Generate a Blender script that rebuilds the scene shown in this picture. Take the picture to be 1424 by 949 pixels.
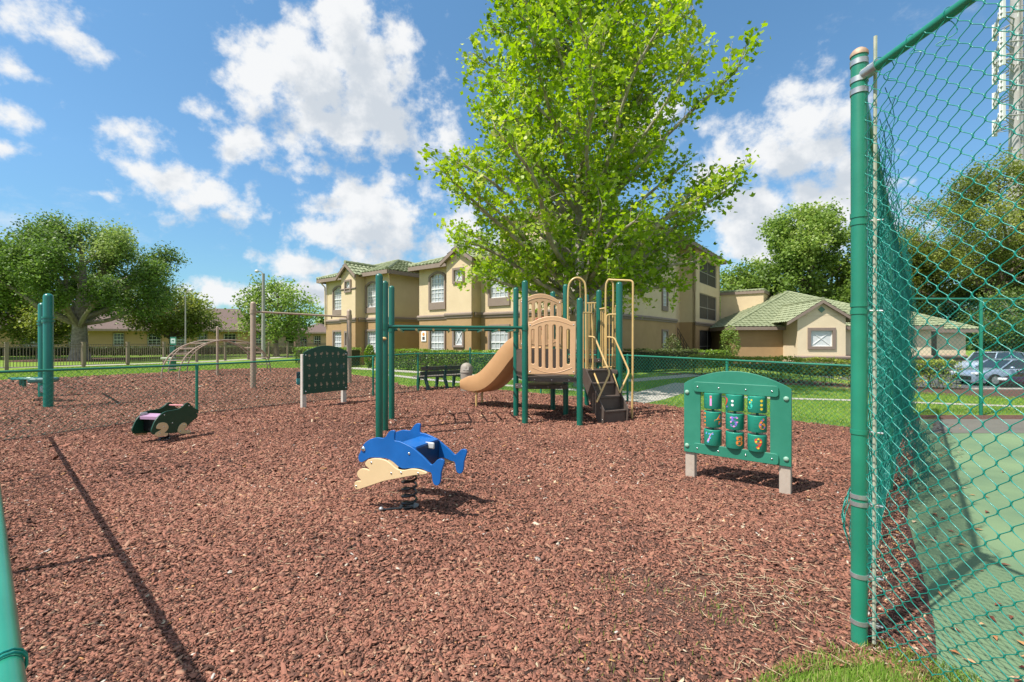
import bpy, bmesh, math, random
import numpy as np
from mathutils import Vector, Matrix, noise as mnoise
random.seed(7); rng = np.random.default_rng(7)
R = math.radians
for o in list(bpy.data.objects): bpy.data.objects.remove(o)
SC = bpy.context.scene
C = SC.collection
# ------------------------------------------------------------------ camera
EYE = 1.57; F = 633.0; CX = 712.0; CY = 474.5
cam = bpy.data.objects.new('camera', bpy.data.cameras.new('camera')); C.objects.link(cam)
cam.location = (0, 0, EYE); cam.rotation_euler = (R(90), 0, 0)
cam.data.sensor_width = 36; cam.data.lens = F/1424*36
cam.data.clip_start = 0.02; cam.data.clip_end = 3000
SC.camera = cam
# ------------------------------------------------------------------ light
SUN_H = (-0.863, -0.506); SUN_EL = 58.0
sd = Vector((SUN_H[0]*math.cos(R(SUN_EL)), SUN_H[1]*math.cos(R(SUN_EL)), math.sin(R(SUN_EL)))).normalized()
sun = bpy.data.objects.new('sun', bpy.data.lights.new('sun', 'SUN')); C.objects.link(sun)
sun.data.energy = 4.1; sun.data.angle = R(0.53); sun.data.color = (1.0, 0.955, 0.88)
sun.rotation_euler = sd.to_track_quat('Z', 'Y').to_euler(); sun.location = sd*50
SC.view_settings.view_transform = 'Standard'; SC.view_settings.look = 'None'
SC.view_settings.exposure = 0.74; SC.view_settings.gamma = 1.0
SC.view_settings.use_curve_mapping = False

def azel(u, v):
    return math.atan((u-CX)/F), math.atan((CY-v)/math.hypot(F, u-CX))
def make_world():
    w = bpy.data.worlds.new('World'); SC.world = w; w.use_nodes = True
    nt = w.node_tree; N = nt.nodes; L = nt.links; N.clear()
    out = N.new('ShaderNodeOutputWorld'); bg = N.new('ShaderNodeBackground')
    sky = N.new('ShaderNodeTexSky'); sky.sky_type = 'NISHITA'; sky.sun_disc = False
    sky.sun_elevation = R(SUN_EL); sky.sun_rotation = math.atan2(SUN_H[0], SUN_H[1])
    sky.altitude = 0; sky.air_density = 1.0; sky.dust_density = 0.3; sky.ozone_density = 2.2
    bg.inputs[1].default_value = 0.15
    tc = N.new('ShaderNodeTexCoord'); sep = N.new('ShaderNodeSeparateXYZ'); L.new(tc.outputs['Generated'], sep.inputs[0])
    def M(op, a, b=None, c=None):
        n = N.new('ShaderNodeMath'); n.operation = op
        for i, x in enumerate((a, b, c)):
            if x is None: continue
            if isinstance(x, (int, float)): n.inputs[i].default_value = x
            else: L.new(x, n.inputs[i])
        return n.outputs[0]
    az = M('ARCTAN2', sep.outputs[0], sep.outputs[1]); el = M('ARCSINE', sep.outputs[2])
    # domain warp with noise so that blob edges billow
    def noise(scale, detail, rough, off=(0, 0, 0), stretch=1.0):
        mp = N.new('ShaderNodeMapping'); L.new(tc.outputs['Generated'], mp.inputs[0]); mp.inputs[1].default_value = off
        mp.inputs[3].default_value = (1, 1, stretch)
        n = N.new('ShaderNodeTexNoise'); n.inputs['Scale'].default_value = scale
        n.inputs['Detail'].default_value = detail; n.inputs['Roughness'].default_value = rough
        L.new(mp.outputs[0], n.inputs[0]); return n
    nz1 = noise(9, 3, .5, (3.1, 1, 2)); nz2 = noise(9, 3, .5, (7.7, 5, 1))
    az2 = M('ADD', az, M('MULTIPLY', M('SUBTRACT', nz1.outputs[0], .5), .05))
    el2 = M('ADD', el, M('MULTIPLY', M('SUBTRACT', nz2.outputs[0], .5), .035))
    cmb = N.new('ShaderNodeCombineXYZ'); L.new(az2, cmb.inputs[0]); L.new(el2, cmb.inputs[1])
    blobs = [(485,35,52,55),(430,105,80,60),(520,120,62,85),(368,112,48,42),(548,170,42,48),(345,195,38,28),(460,178,90,34),
             (235,262,60,36),(290,275,52,30),(318,303,38,16),(500,285,60,42),(525,325,70,46),(445,325,50,26),(560,300,36,40),
             (205,203,34,18),(182,182,20,16),(35,18,62,30),(88,48,30,22),(8,96,26,13),(8,158,24,14),(5,205,22,8),
             (415,372,60,20),(318,408,62,17),(250,425,50,12),(318,70,24,9),(300,158,20,10),(430,410,60,20),
             (1125,160,60,44),(1065,205,60,36),(1120,215,80,30),(1150,290,70,50),(1040,290,60,45),(1000,240,40,50),(1080,340,90,40),
             (900,165,45,25),(650,330,60,40),(620,190,25,60),(1240,340,50,50),(780,330,70,40),(1170,230,40,60),(430,235,35,14),(140,270,14,6)]
    fill_clouds = [(-2.0,.9,.6,.3),(2.1,.8,.7,.3),(3.05,.45,.6,.25),(-3.05,.4,.5,.3),(0.2,1.3,1.5,.22),(-1.6,1.15,1.2,.2),(1.9,1.2,1.0,.2),(-2.5,.3,.5,.16),(2.4,.25,.5,.15),(-2.4,.5,.35,.14),(2.6,.35,.4,.12),(1.7,.6,.3,.14),(-1.5,.3,.3,.10),(3.0,.9,.5,.16),(1.25,.25,.2,.07),(-1.9,.75,.3,.15)]  # unseen clouds behind and overhead, added to brighten the shadows
    def field(vec):
        res = None
        lst = [azel(u, v) + (ru/F*math.cos(azel(u, v)[0])**1.6, rv/F*math.cos(azel(u, v)[0])) for u, v, ru, rv in blobs] + fill_clouds
        for a, e, ra, re in lst:
            s = N.new('ShaderNodeVectorMath'); s.operation = 'SUBTRACT'; L.new(vec, s.inputs[0]); s.inputs[1].default_value = (a, e, 0)
            m = N.new('ShaderNodeVectorMath'); m.operation = 'MULTIPLY'; L.new(s.outputs[0], m.inputs[0]); m.inputs[1].default_value = (1/ra, 1/re, 0)
            ln = N.new('ShaderNodeVectorMath'); ln.operation = 'LENGTH'; L.new(m.outputs[0], ln.inputs[0])
            kf = min(1.0, max(.42, ra/.085)); v1 = M('MULTIPLY', M('SUBTRACT', 1.10+.12*(1-kf), ln.outputs['Value']), kf)
            if res is None: res = v1
            else:
                n = N.new('ShaderNodeMath'); n.operation = 'SMOOTH_MAX'; L.new(res, n.inputs[0]); L.new(v1, n.inputs[1]); n.inputs[2].default_value = .22; res = n.outputs[0]
        return res
    fld = field(cmb.outputs[0])
    up = N.new('ShaderNodeVectorMath'); up.operation = 'ADD'; L.new(cmb.outputs[0], up.inputs[0]); up.inputs[1].default_value = (-.035, .055, 0)
    fld_up = field(up.outputs[0])                       # how much cloud lies above/sunward of this point
    fine = noise(19, 10, .60, (1, 2, 3), 1.15); wisp = noise(4.5, 8, .68, (9, 4, 2), 2.0)
    fcl = M('MAXIMUM', fld, -.55)
    dens = M('ADD', fcl, M('MULTIPLY', M('SUBTRACT', fine.outputs[0], .5), 2.7))
    mr = N.new('ShaderNodeMapRange'); mr.interpolation_type = 'SMOOTHSTEP'; L.new(dens, mr.inputs[0]); mr.inputs[1].default_value = -.16; mr.inputs[2].default_value = .62
    mw = N.new('ShaderNodeMapRange'); mw.interpolation_type = 'SMOOTHSTEP'; L.new(wisp.outputs[0], mw.inputs[0]); mw.inputs[1].default_value = .57; mw.inputs[2].default_value = .80
    mask = M('MAXIMUM', mr.outputs[0], M('MULTIPLY', mw.outputs[0], .5))
    # haze of distant cloud near the horizon
    sh = N.new('ShaderNodeMapRange'); sh.interpolation_type = 'SMOOTHSTEP'
    fine2 = noise(19, 7, .6, (1.03, 2.02, 2.96), 1.15)
    shv = M('ADD', fld_up, M('MULTIPLY', M('SUBTRACT', fine2.outputs[0], .5), 2.4))
    L.new(shv, sh.inputs[0]); sh.inputs[1].default_value = .0; sh.inputs[2].default_value = .95
    cc = N.new('ShaderNodeMix'); cc.data_type = 'RGBA'; L.new(sh.outputs[0], cc.inputs[0])
    cc.inputs[6].default_value = (3.7, 3.76, 3.82, 1); cc.inputs[7].default_value = (2.55, 2.78, 3.05, 1)
    tint = N.new('ShaderNodeMix'); tint.data_type = 'RGBA'; tint.blend_type = 'MULTIPLY'; tint.inputs[0].default_value = 1
    L.new(sky.outputs[0], tint.inputs[6])
    tr_ = N.new('ShaderNodeValToRGB'); L.new(el, tr_.inputs[0]); te = tr_.color_ramp.elements; te[0].position = .03; te[0].color = (.31, .46, .50, 1); te[1].position = .75; te[1].color = (.58, .80, .82, 1)
    te.new(.30).color = (.49, .66, .70, 1); L.new(tr_.outputs[0], tint.inputs[7])
    mx = N.new('ShaderNodeMix'); mx.data_type = 'RGBA'; L.new(mask, mx.inputs[0]); L.new(tint.outputs[2], mx.inputs[6]); L.new(cc.outputs[2], mx.inputs[7])
    L.new(mx.outputs[2], bg.inputs[0]); L.new(bg.outputs[0], out.inputs[0])
make_world()

# ------------------------------------------------------------------ survey helpers (image ray -> world position)
def G(u, v, z=0.0):                       # ground point seen at (u,v)
    Y = (EYE-z)*F/(v-CY); return Vector(((u-CX)/F*Y, Y, z))
def P(u, v, Y): return Vector(((u-CX)/F*Y, Y, EYE+(CY-v)/F*Y))
class Plane:
    """vertical plane through p0 along d; at(u,v) -> (s, z) on it"""
    def __init__(s, p0, d):
        s.p = Vector((p0[0], p0[1])); s.d = Vector((d[0], d[1])).normalized()
    def at(s, u, v):
        k = (u-CX)/F                    # (px+sdx) = k (py+sdy)
        t = (k*s.p.y-s.p.x)/(s.d.x-k*s.d.y); Y = s.p.y+t*s.d.y
        return (t, EYE+(CY-v)/F*Y)
    def mat(s, off=0.0):
        n = Vector((s.d.y, -s.d.x, 0))  # toward the camera side for d pointing right
        return Matrix(((s.d.x, 0, n.x, s.p.x+n.x*off), (s.d.y, 0, n.y, s.p.y+n.y*off), (0, 1, 0, 0), (0, 0, 0, 1)))

# ------------------------------------------------------------------ materials
MATS = {}
def mat(name, col, col2=None, rough=.6, scale=8.0, bump=0.0, bscale=None, metal=0.0, coat=0.0, detail=4, spec=.5, dist=.01):
    if name in MATS: return MATS[name]
    m = bpy.data.materials.new(name); m.use_nodes = True; MATS[name] = m
    nt = m.node_tree; N = nt.nodes; L = nt.links; b = N['Principled BSDF']
    b.inputs['Roughness'].default_value = rough; b.inputs['Metallic'].default_value = metal
    b.inputs['Specular IOR Level'].default_value = spec
    if coat: b.inputs['Coat Weight'].default_value = coat; b.inputs['Coat Roughness'].default_value = .15
    tc = N.new('ShaderNodeTexCoord')
    if col2 is not None:
        nz = N.new('ShaderNodeTexNoise'); nz.inputs['Scale'].default_value = scale; nz.inputs['Detail'].default_value = detail; nz.inputs['Roughness'].default_value = .6
        L.new(tc.outputs['Object'], nz.inputs[0])
        cr = N.new('ShaderNodeValToRGB'); cr.color_ramp.elements[0].position = .32; cr.color_ramp.elements[1].position = .68
        cr.color_ramp.elements[0].color = (*col2, 1); cr.color_ramp.elements[1].color = (*col, 1)
        L.new(nz.outputs[0], cr.inputs[0]); L.new(cr.outputs[0], b.inputs['Base Color'])
    else: b.inputs['Base Color'].default_value = (*col, 1)
    if bump:
        n2 = N.new('ShaderNodeTexNoise'); n2.inputs['Scale'].default_value = bscale or scale*4; n2.inputs['Detail'].default_value = 6
        L.new(tc.outputs['Object'], n2.inputs[0]); bp = N.new('ShaderNodeBump'); bp.inputs['Strength'].default_value = bump; bp.inputs['Distance'].default_value = dist
        L.new(n2.outputs[0], bp.inputs['Height']); L.new(bp.outputs[0], b.inputs['Normal'])
    return m
def tint_mat(name, stops, rough=.7, trans=0.0, spec=.3, bump=0.0):
    """colour from the per-face attribute 'tint' (0..1): natural variation between leaves / chips"""
    if name in MATS: return MATS[name]
    m = bpy.data.materials.new(name); m.use_nodes = True; MATS[name] = m
    nt = m.node_tree; N = nt.nodes; L = nt.links; b = N['Principled BSDF']
    b.inputs['Roughness'].default_value = rough; b.inputs['Specular IOR Level'].default_value = spec
    at = N.new('ShaderNodeAttribute'); at.attribute_name = 'tint'; cr = N.new('ShaderNodeValToRGB'); e = cr.color_ramp.elements
    while len(e) < len(stops): e.new(.5)
    for i, (p, c) in enumerate(stops): e[i].position = p; e[i].color = (*c, 1)
    L.new(at.outputs['Fac'], cr.inputs[0]); L.new(cr.outputs[0], b.inputs['Base Color'])
    if bump:
        tc = N.new('ShaderNodeTexCoord'); n2 = N.new('ShaderNodeTexNoise'); n2.inputs['Scale'].default_value = 160
        L.new(tc.outputs['Object'], n2.inputs[0]); bp = N.new('ShaderNodeBump'); bp.inputs['Strength'].default_value = bump; bp.inputs['Distance'].default_value = .004
        L.new(n2.outputs[0], bp.inputs['Height']); L.new(bp.outputs[0], b.inputs['Normal'])
    if trans:
        t = N.new('ShaderNodeBsdfTranslucent'); mx = N.new('ShaderNodeMixShader'); mx.inputs[0].default_value = trans
        hs = N.new('ShaderNodeHueSaturation'); hs.inputs['Value'].default_value = 1.3; hs.inputs['Saturation'].default_value = 1.1
        L.new(cr.outputs[0], hs.inputs['Color']); L.new(hs.outputs[0], t.inputs[0])
        L.new(b.outputs[0], mx.inputs[1]); L.new(t.outputs[0], mx.inputs[2]); L.new(mx.outputs[0], N['Material Output'].inputs[0])
    return m
green = mat('green_powdercoat', (.003,.125,.085), (.003,.10,.068), rough=.34, scale=3, coat=.3)
green_l = mat('green_fence_pipe', (.012,.20,.125), (.008,.16,.10), rough=.38, scale=5, coat=.3, bump=.15, bscale=60, dist=.002)
green_worn = mat('green_pipe_worn', (.02,.25,.155), (.012,.18,.11), rough=.4, scale=2.2, coat=.25, bump=.2, bscale=40, dist=.002)
wire = mat('green_vinyl_wire', (.006,.245,.19), rough=.4, coat=.2)
wire_far = mat('green_vinyl_wire_dull', (.015,.22,.15), rough=.5)
galv = mat('galvanised_steel', (.55,.56,.56), (.36,.37,.38), rough=.42, scale=14, metal=.7)
steel = mat('stainless', (.7,.7,.7), rough=.25, metal=1.0)
yellow = mat('yellow_coated_tube', (.62,.42,.17), (.56,.37,.14), rough=.38, scale=5, coat=.3)
tanp = mat('tan_plastic', (.66,.40,.22), (.60,.36,.195), rough=.45, scale=3, bump=.08, bscale=90, dist=.002)
slidep = mat('tan_slide_plastic', (.60,.34,.16), (.54,.30,.14), rough=.4, scale=2.5)
brownp = mat('brown_deck_coating', (.105,.080,.066), (.085,.064,.053), rough=.5, scale=9, bump=.15, bscale=120, dist=.002)
tanmetal = mat('tan_coated_post', (.42,.31,.23), (.36,.265,.20), rough=.45, scale=6, coat=.1)
bluep = mat('blue_plastic', (.008,.125,.43), (.004,.095,.34), rough=.4, scale=4, bump=.1, bscale=150, dist=.0015)
cream_p = mat('cream_plastic', (.72,.53,.30), (.68,.50,.28), rough=.45, scale=4, bump=.1, bscale=150, dist=.0015)
dgreenp = mat('dark_green_plastic', (.008,.060,.032), (.006,.050,.027), rough=.42, scale=4, bump=.1, bscale=150, dist=.0015)
mgreenp = mat('mid_green_plastic', (.036,.235,.155), (.022,.19,.12), rough=.45, scale=3, bump=.1, bscale=150, dist=.0015)
aslp = mat('board_green_plastic', (.008,.070,.045), (.007,.060,.038), rough=.42, scale=4)
purplep = mat('lilac_plastic', (.42,.25,.38), rough=.5)
blackm = mat('black_coated_spring', (.006,.008,.010), rough=.35, coat=.3)
concrete = mat('concrete_path', (.44,.40,.35), (.34,.31,.27), rough=.9, scale=3, bump=.3, bscale=60)
postwood = mat('recycled_post', (.48,.40,.33), (.42,.345,.28), rough=.75, scale=20, bump=.2, bscale=80, dist=.003)
cream_w = mat('cream_stucco', (.66,.52,.335), (.61,.475,.30), rough=.9, scale=1.3, bump=.6, bscale=28, dist=.02)
tan_w = mat('tan_stucco', (.43,.275,.135), (.38,.24,.115), rough=.9, scale=1.3, bump=.6, bscale=28, dist=.02)
taupe = mat('taupe_trim', (.27,.205,.165), (.24,.18,.145), rough=.8, scale=4)
white_f = mat('white_frame', (.78,.78,.76), rough=.5)
dark_scr = mat('dark_screen', (.045,.038,.033), (.065,.055,.048), rough=.65, scale=1.5)
shingle = mat('brown_shingle', (.17,.115,.095), (.115,.080,.067), rough=.9, scale=7, bump=.5, bscale=20, dist=.03)
beige_w = mat('beige_wall', (.46,.29,.17), (.42,.265,.155), rough=.9, scale=1)
bark_w = mat('pale_bark', (.50,.45,.38), (.20,.165,.13), rough=.9, scale=3.5, bump=.8, bscale=18, dist=.03)
bark_d = mat('dark_bark', (.22,.17,.13), (.11,.085,.065), rough=.95, scale=5, bump=.9, bscale=15, dist=.04)
bark_g = mat('grey_bark', (.36,.31,.26), (.17,.14,.115), rough=.95, scale=5, bump=.9, bscale=15, dist=.04)
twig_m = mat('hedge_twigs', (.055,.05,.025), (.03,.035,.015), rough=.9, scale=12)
brownmetal = mat('brown_metal_fence', (.17,.125,.09), rough=.55)
tile = mat('green_roof_tile', (.31,.335,.20), (.20,.23,.125), rough=.75, scale=2.6, bump=.3, bscale=30, dist=.01, detail=8)

def blinds_mat():
    m = bpy.data.materials.new('window_pane_blinds'); m.use_nodes = True; nt = m.node_tree; N = nt.nodes; L = nt.links; b = N['Principled BSDF']
    tc = N.new('ShaderNodeTexCoord'); sp = N.new('ShaderNodeSeparateXYZ'); L.new(tc.outputs['Object'], sp.inputs[0])
    mu = N.new('ShaderNodeMath'); mu.operation = 'MULTIPLY'; mu.inputs[1].default_value = 18; L.new(sp.outputs[2], mu.inputs[0])
    fr = N.new('ShaderNodeMath'); fr.operation = 'FRACT'; L.new(mu.outputs[0], fr.inputs[0])
    cr = N.new('ShaderNodeValToRGB'); cr.color_ramp.elements[0].color = (.16,.16,.155,1); cr.color_ramp.elements[1].color = (.52,.54,.55,1); cr.color_ramp.elements[1].position = .45
    L.new(fr.outputs[0], cr.inputs[0]); L.new(cr.outputs[0], b.inputs['Base Color'])
    b.inputs['Roughness'].default_value = .5; b.inputs['Coat Weight'].default_value = 1; b.inputs['Coat Roughness'].default_value = .03; b.inputs['Coat IOR'].default_value = 1.6
    return m
pane_m = blinds_mat()
glass_d = mat('dark_glass', (.03,.035,.04), rough=.08, coat=1.0)

# ------------------------------------------------------------------ mesh tools
class MB:
    def __init__(s): s.v = []; s.f = []
    def add(s, vs, fs):
        o = len(s.v); s.v += [tuple(v) for v in vs]; s.f += [tuple(i+o for i in f) for f in fs]; return s
    def box(s, c, size, rz=0.0, M=None):
        x, y, z = size[0]/2, size[1]/2, size[2]/2
        vs = [Vector((a, b, d)) for d in (-z, z) for b in (-y, y) for a in (-x, x)]
        if M is None: M = Matrix.Rotation(rz, 4, 'Z')
        vs = [M @ v + Vector(c) for v in vs]
        return s.add(vs, [(0,2,3,1),(4,5,7,6),(0,1,5,4),(1,3,7,5),(3,2,6,7),(2,0,4,6)])
    def b2(s, x0, x1, y0, y1, z0, z1): return s.box(((x0+x1)/2,(y0+y1)/2,(z0+z1)/2), (x1-x0,y1-y0,z1-z0))
    def tube(s, pts, r, n=10, caps=True, closed=False, dome=False):
        pts = [Vector(p) for p in pts]; m = len(pts)
        rr = r if isinstance(r, (list, tuple)) else [r]*m
        tang = []
        for i in range(m):
            a = pts[(i-1) % m] if (closed or i > 0) else pts[i]; b = pts[(i+1) % m] if (closed or i < m-1) else pts[i]
            t = (b-a); tang.append(t.normalized() if t.length > 1e-9 else Vector((0,0,1)))
        nrm = Vector((1,0,0)) if abs(tang[0].x) < .8 else Vector((0,1,0))
        nrm = (nrm - tang[0]*nrm.dot(tang[0])).normalized()
        vs = []
        for i in range(m):
            nrm = (nrm - tang[i]*nrm.dot(tang[i])).normalized(); bi = tang[i].cross(nrm)
            for k in range(n):
                a = 2*math.pi*k/n; vs.append(pts[i] + (nrm*math.cos(a)+bi*math.sin(a))*rr[i])
        fs = []
        for i in range(m if closed else m-1):
            j = (i+1) % m
            for k in range(n): fs.append((i*n+k, i*n+(k+1) % n, j*n+(k+1) % n, j*n+k))
        if caps and not closed: fs += [tuple(range(n-1, -1, -1)), tuple((m-1)*n+k for k in range(n))]
        return s.add(vs, fs)
    def post(s, x, y, z0, z1, r, n=16, dome=True):
        pts = [(x, y, z0), (x, y, z1-r*.9)]; rr = [r, r]
        if dome:
            for a in (20, 40, 60, 78): pts.append((x, y, z1-r*.9+r*.9*math.sin(R(a)))); rr.append(r*math.cos(R(a)))
        else: pts[1] = (x, y, z1)
        return s.tube(pts, rr, n)
    def prism(s, poly, z0, z1, M=None):
        n = len(poly); vs = [Vector((p[0], p[1], z0)) for p in poly]+[Vector((p[0], p[1], z1)) for p in poly]
        if M is not None: vs = [M @ v for v in vs]
        return s.add(vs, [tuple(range(n-1, -1, -1)), tuple(range(n, 2*n))]+[(i, (i+1) % n, n+(i+1) % n, n+i) for i in range(n)])
    def ell(s, c, r, n=12, m=7, M=None):
        vs = [Vector((0, 0, 1))]; 
        for i in range(1, m):
            t = math.pi*i/m
            for k in range(n): vs.append(Vector((math.sin(t)*math.cos(2*math.pi*k/n), math.sin(t)*math.sin(2*math.pi*k/n), math.cos(t))))
        vs.append(Vector((0, 0, -1)))
        vs = [Vector((v.x*r[0], v.y*r[1], v.z*r[2])) for v in vs]
        if M is not None: vs = [M @ v for v in vs]
        vs = [v+Vector(c) for v in vs]
        fs = [(0, 1+k, 1+(k+1) % n) for k in range(n)]
        for i in range(m-2):
            for k in range(n): a = 1+i*n; b = a+n; fs.append((a+k, b+k, b+(k+1) % n, a+(k+1) % n))
        a = 1+(m-2)*n; fs += [(a+k, len(vs)-1, a+(k+1) % n) for k in range(n)]
        return s.add(vs, fs)
    def build(s, name, m, parent=None, smooth=True, bevel=0.0, tint=None):
        me = bpy.data.meshes.new(name); me.from_pydata(s.v, [], s.f)
        return link_mesh(name, me, m, parent, smooth, bevel)
def link_mesh(name, me, m, parent=None, smooth=True, bevel=0.0):
    o = bpy.data.objects.new(name, me); C.objects.link(o); me.materials.append(m)
    if smooth:
        me.polygons.foreach_set('use_smooth', [True]*len(me.polygons)); me.set_sharp_from_angle(angle=R(35))
    if bevel:
        b = o.modifiers.new('bevel', 'BEVEL'); b.width = bevel; b.segments = 2; b.limit_method = 'ANGLE'; b.angle_limit = R(40)
    if parent is not None:
        o.parent = parent
        if parent.get('wc'): o.matrix_parent_inverse = Matrix.Translation(-Vector(parent.location))
        elif parent.type == 'MESH' and parent.parent is not None and parent.parent.get('wc') and parent.get('wcm') is None: pass
    return o
def sub(name, mb, m, par, **k):           # sub-part under a part: same coordinates as its part
    o = mb.build(name, m, None, **k); o.parent = par; return o
def thing(name, label, cat, loc=(0,0,0), rz=0.0, group=None, world=True):
    o = bpy.data.objects.new(name, None); C.objects.link(o); o.location = loc; o.rotation_euler = (0,0,rz); o.empty_display_size = .2
    o['label'] = label; o['category'] = cat
    if group: o['group'] = group
    if world and rz == 0.0: o['wc'] = 1
    return o
def tag(o, label, cat, group=None, kind=None):
    o['label'] = label; o['category'] = cat
    if group: o['group'] = group
    if kind: o['kind'] = kind
    return o
def struct(o): o['kind'] = 'structure'; return o
def copy_tree(o, loc=None, rz=None, parent=None, label=None):
    c = o.copy(); C.objects.link(c)
    if parent is not None: c.parent = parent
    for ch in list(o.children): copy_tree(ch, parent=c)
    if loc is not None: c.location = loc
    if rz is not None: c.rotation_euler.z = rz
    if label: c['label'] = label
    return c
def np_mesh(name, V, loops, counts, tint=None, mats=None, smooth=False):
    me = bpy.data.meshes.new(name); me.vertices.add(len(V)); me.vertices.foreach_set('co', V.astype(np.float32).ravel())
    me.loops.add(len(loops)); me.loops.foreach_set('vertex_index', loops.astype(np.int32))
    me.polygons.add(len(counts)); st = np.concatenate([[0], np.cumsum(counts)[:-1]]).astype(np.int32)
    me.polygons.foreach_set('loop_start', st); me.polygons.foreach_set('loop_total', counts.astype(np.int32))
    if smooth: me.polygons.foreach_set('use_smooth', np.ones(len(counts), dtype=bool))
    me.update(calc_edges=True)
    if tint is not None:
        a = me.attributes.new('tint', 'FLOAT', 'FACE'); a.data.foreach_set('value', tint.astype(np.float32))
    return me
def plate(name, loops2d, th, M, m, parent=None, bevel=.004, as_part=True):
    """flat board with rounded edges and holes: 2D loops -> mesh placed by matrix M (local xy in the board, z = normal)"""
    cu = bpy.data.curves.new('outline', 'CURVE'); cu.dimensions = '2D'; cu.fill_mode = 'BOTH'
    cu.extrude = max(th/2-bevel, .0005); cu.bevel_depth = bevel; cu.bevel_resolution = 2; cu.offset = -bevel
    for lp in loops2d:
        s = cu.splines.new('POLY'); s.points.add(len(lp)-1); s.use_cyclic_u = True
        for p, q in zip(s.points, lp): p.co = (q[0], q[1], 0, 1)
    t = bpy.data.objects.new('outline', cu); C.objects.link(t); bpy.context.view_layer.update()
    me = bpy.data.meshes.new_from_object(t.evaluated_get(bpy.context.evaluated_depsgraph_get())); bpy.data.objects.remove(t)
    me.materials.clear(); me.transform(M); me.name = name
    return link_mesh(name, me, m, parent, smooth=True)
_tc = {}
def text2d(ch, size):
    """flat outline mesh of a character as (verts, faces), centred"""
    if ch not in _tc:
        cu = bpy.data.curves.new('t', 'FONT'); cu.body = ch; cu.size = 1; cu.align_x = 'CENTER'; cu.align_y = 'CENTER'; cu.fill_mode = 'FRONT'; cu.resolution_u = 3; cu.offset = .018
        t = bpy.data.objects.new('t', cu); C.objects.link(t); bpy.context.view_layer.update()
        me = bpy.data.meshes.new_from_object(t.evaluated_get(bpy.context.evaluated_depsgraph_get())); bpy.data.objects.remove(t)
        _tc[ch] = ([v.co.copy() for v in me.vertices], [tuple(p.vertices) for p in me.polygons])
    v, f = _tc[ch]
    return [Vector((a.x*size, a.y*size, 0)) for a in v], f
def smooth_path(pts, n=6, closed=False):
    pts = [Vector(p) if len(p) == 3 else Vector((p[0], p[1], 0)) for p in pts]; out = []; m = len(pts)
    for i in range(m if closed else m-1):
        g = (lambda k: pts[k % m]) if closed else (lambda k: pts[min(max(k, 0), m-1)])
        p0, p1, p2, p3 = g(i-1), g(i), g(i+1), g(i+2)
        for k in range(n):
            t = k/n; out.append(.5*((2*p1)+(-p0+p2)*t+(2*p0-5*p1+4*p2-p3)*t*t+(-p0+3*p1-3*p2+p3)*t**3))
    if not closed: out.append(pts[-1])
    return out
def in_poly(X, Y, poly):
    ins = np.zeros(len(X), bool); n = len(poly)
    for i in range(n):
        x1, y1 = poly[i][:2]; x2, y2 = poly[(i+1) % n][:2]
        c = ((y1 > Y) != (y2 > Y)) & (X < (x2-x1)*(Y-y1)/((y2-y1) if y2 != y1 else 1e-9)+x1); ins ^= c
    return ins

# ------------------------------------------------------------------ ground
LF = [(-8.0,6.95), (-6.75,9.75), (-5.2,11.75), (-2.93,14.2), (-1.40,15.2)]      # low fence, left part
RF = [(-1.40,15.2), (2.97,11.7), (6.35,7.72)]                                    # low fence, right part
HP = Vector((1.80, 2.36, 0)); HC = Vector((8.3, 9.6, 0))                        # tall fence corner posts
MULCH = [(-22,-2),(-24,14),(-20,17.75),(-17.1,22.6),(-15.4,25.4),(-12.6,26.2),(-10.4,24.4),(-5.7,19.1),(-3.6,15.6),(-1.4,15.35),(3.02,11.78),(6.42,7.82),(6.60,7.72),
         (1.80,2.37),(1.86,2.22),(1.35,2.15),(1.0,1.95),(.72,1.4),(.3,-2)]
def ground_z(x, y):
    a = min(max((x-13.5)/1.5, 0), 1)*min(max((y-14.9)/2.0, 0), 1)
    far = min(max((y-70)/40, 0), 1)
    return -.85*a*(1-min(max((y-58)/10, 0), 1))
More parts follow.
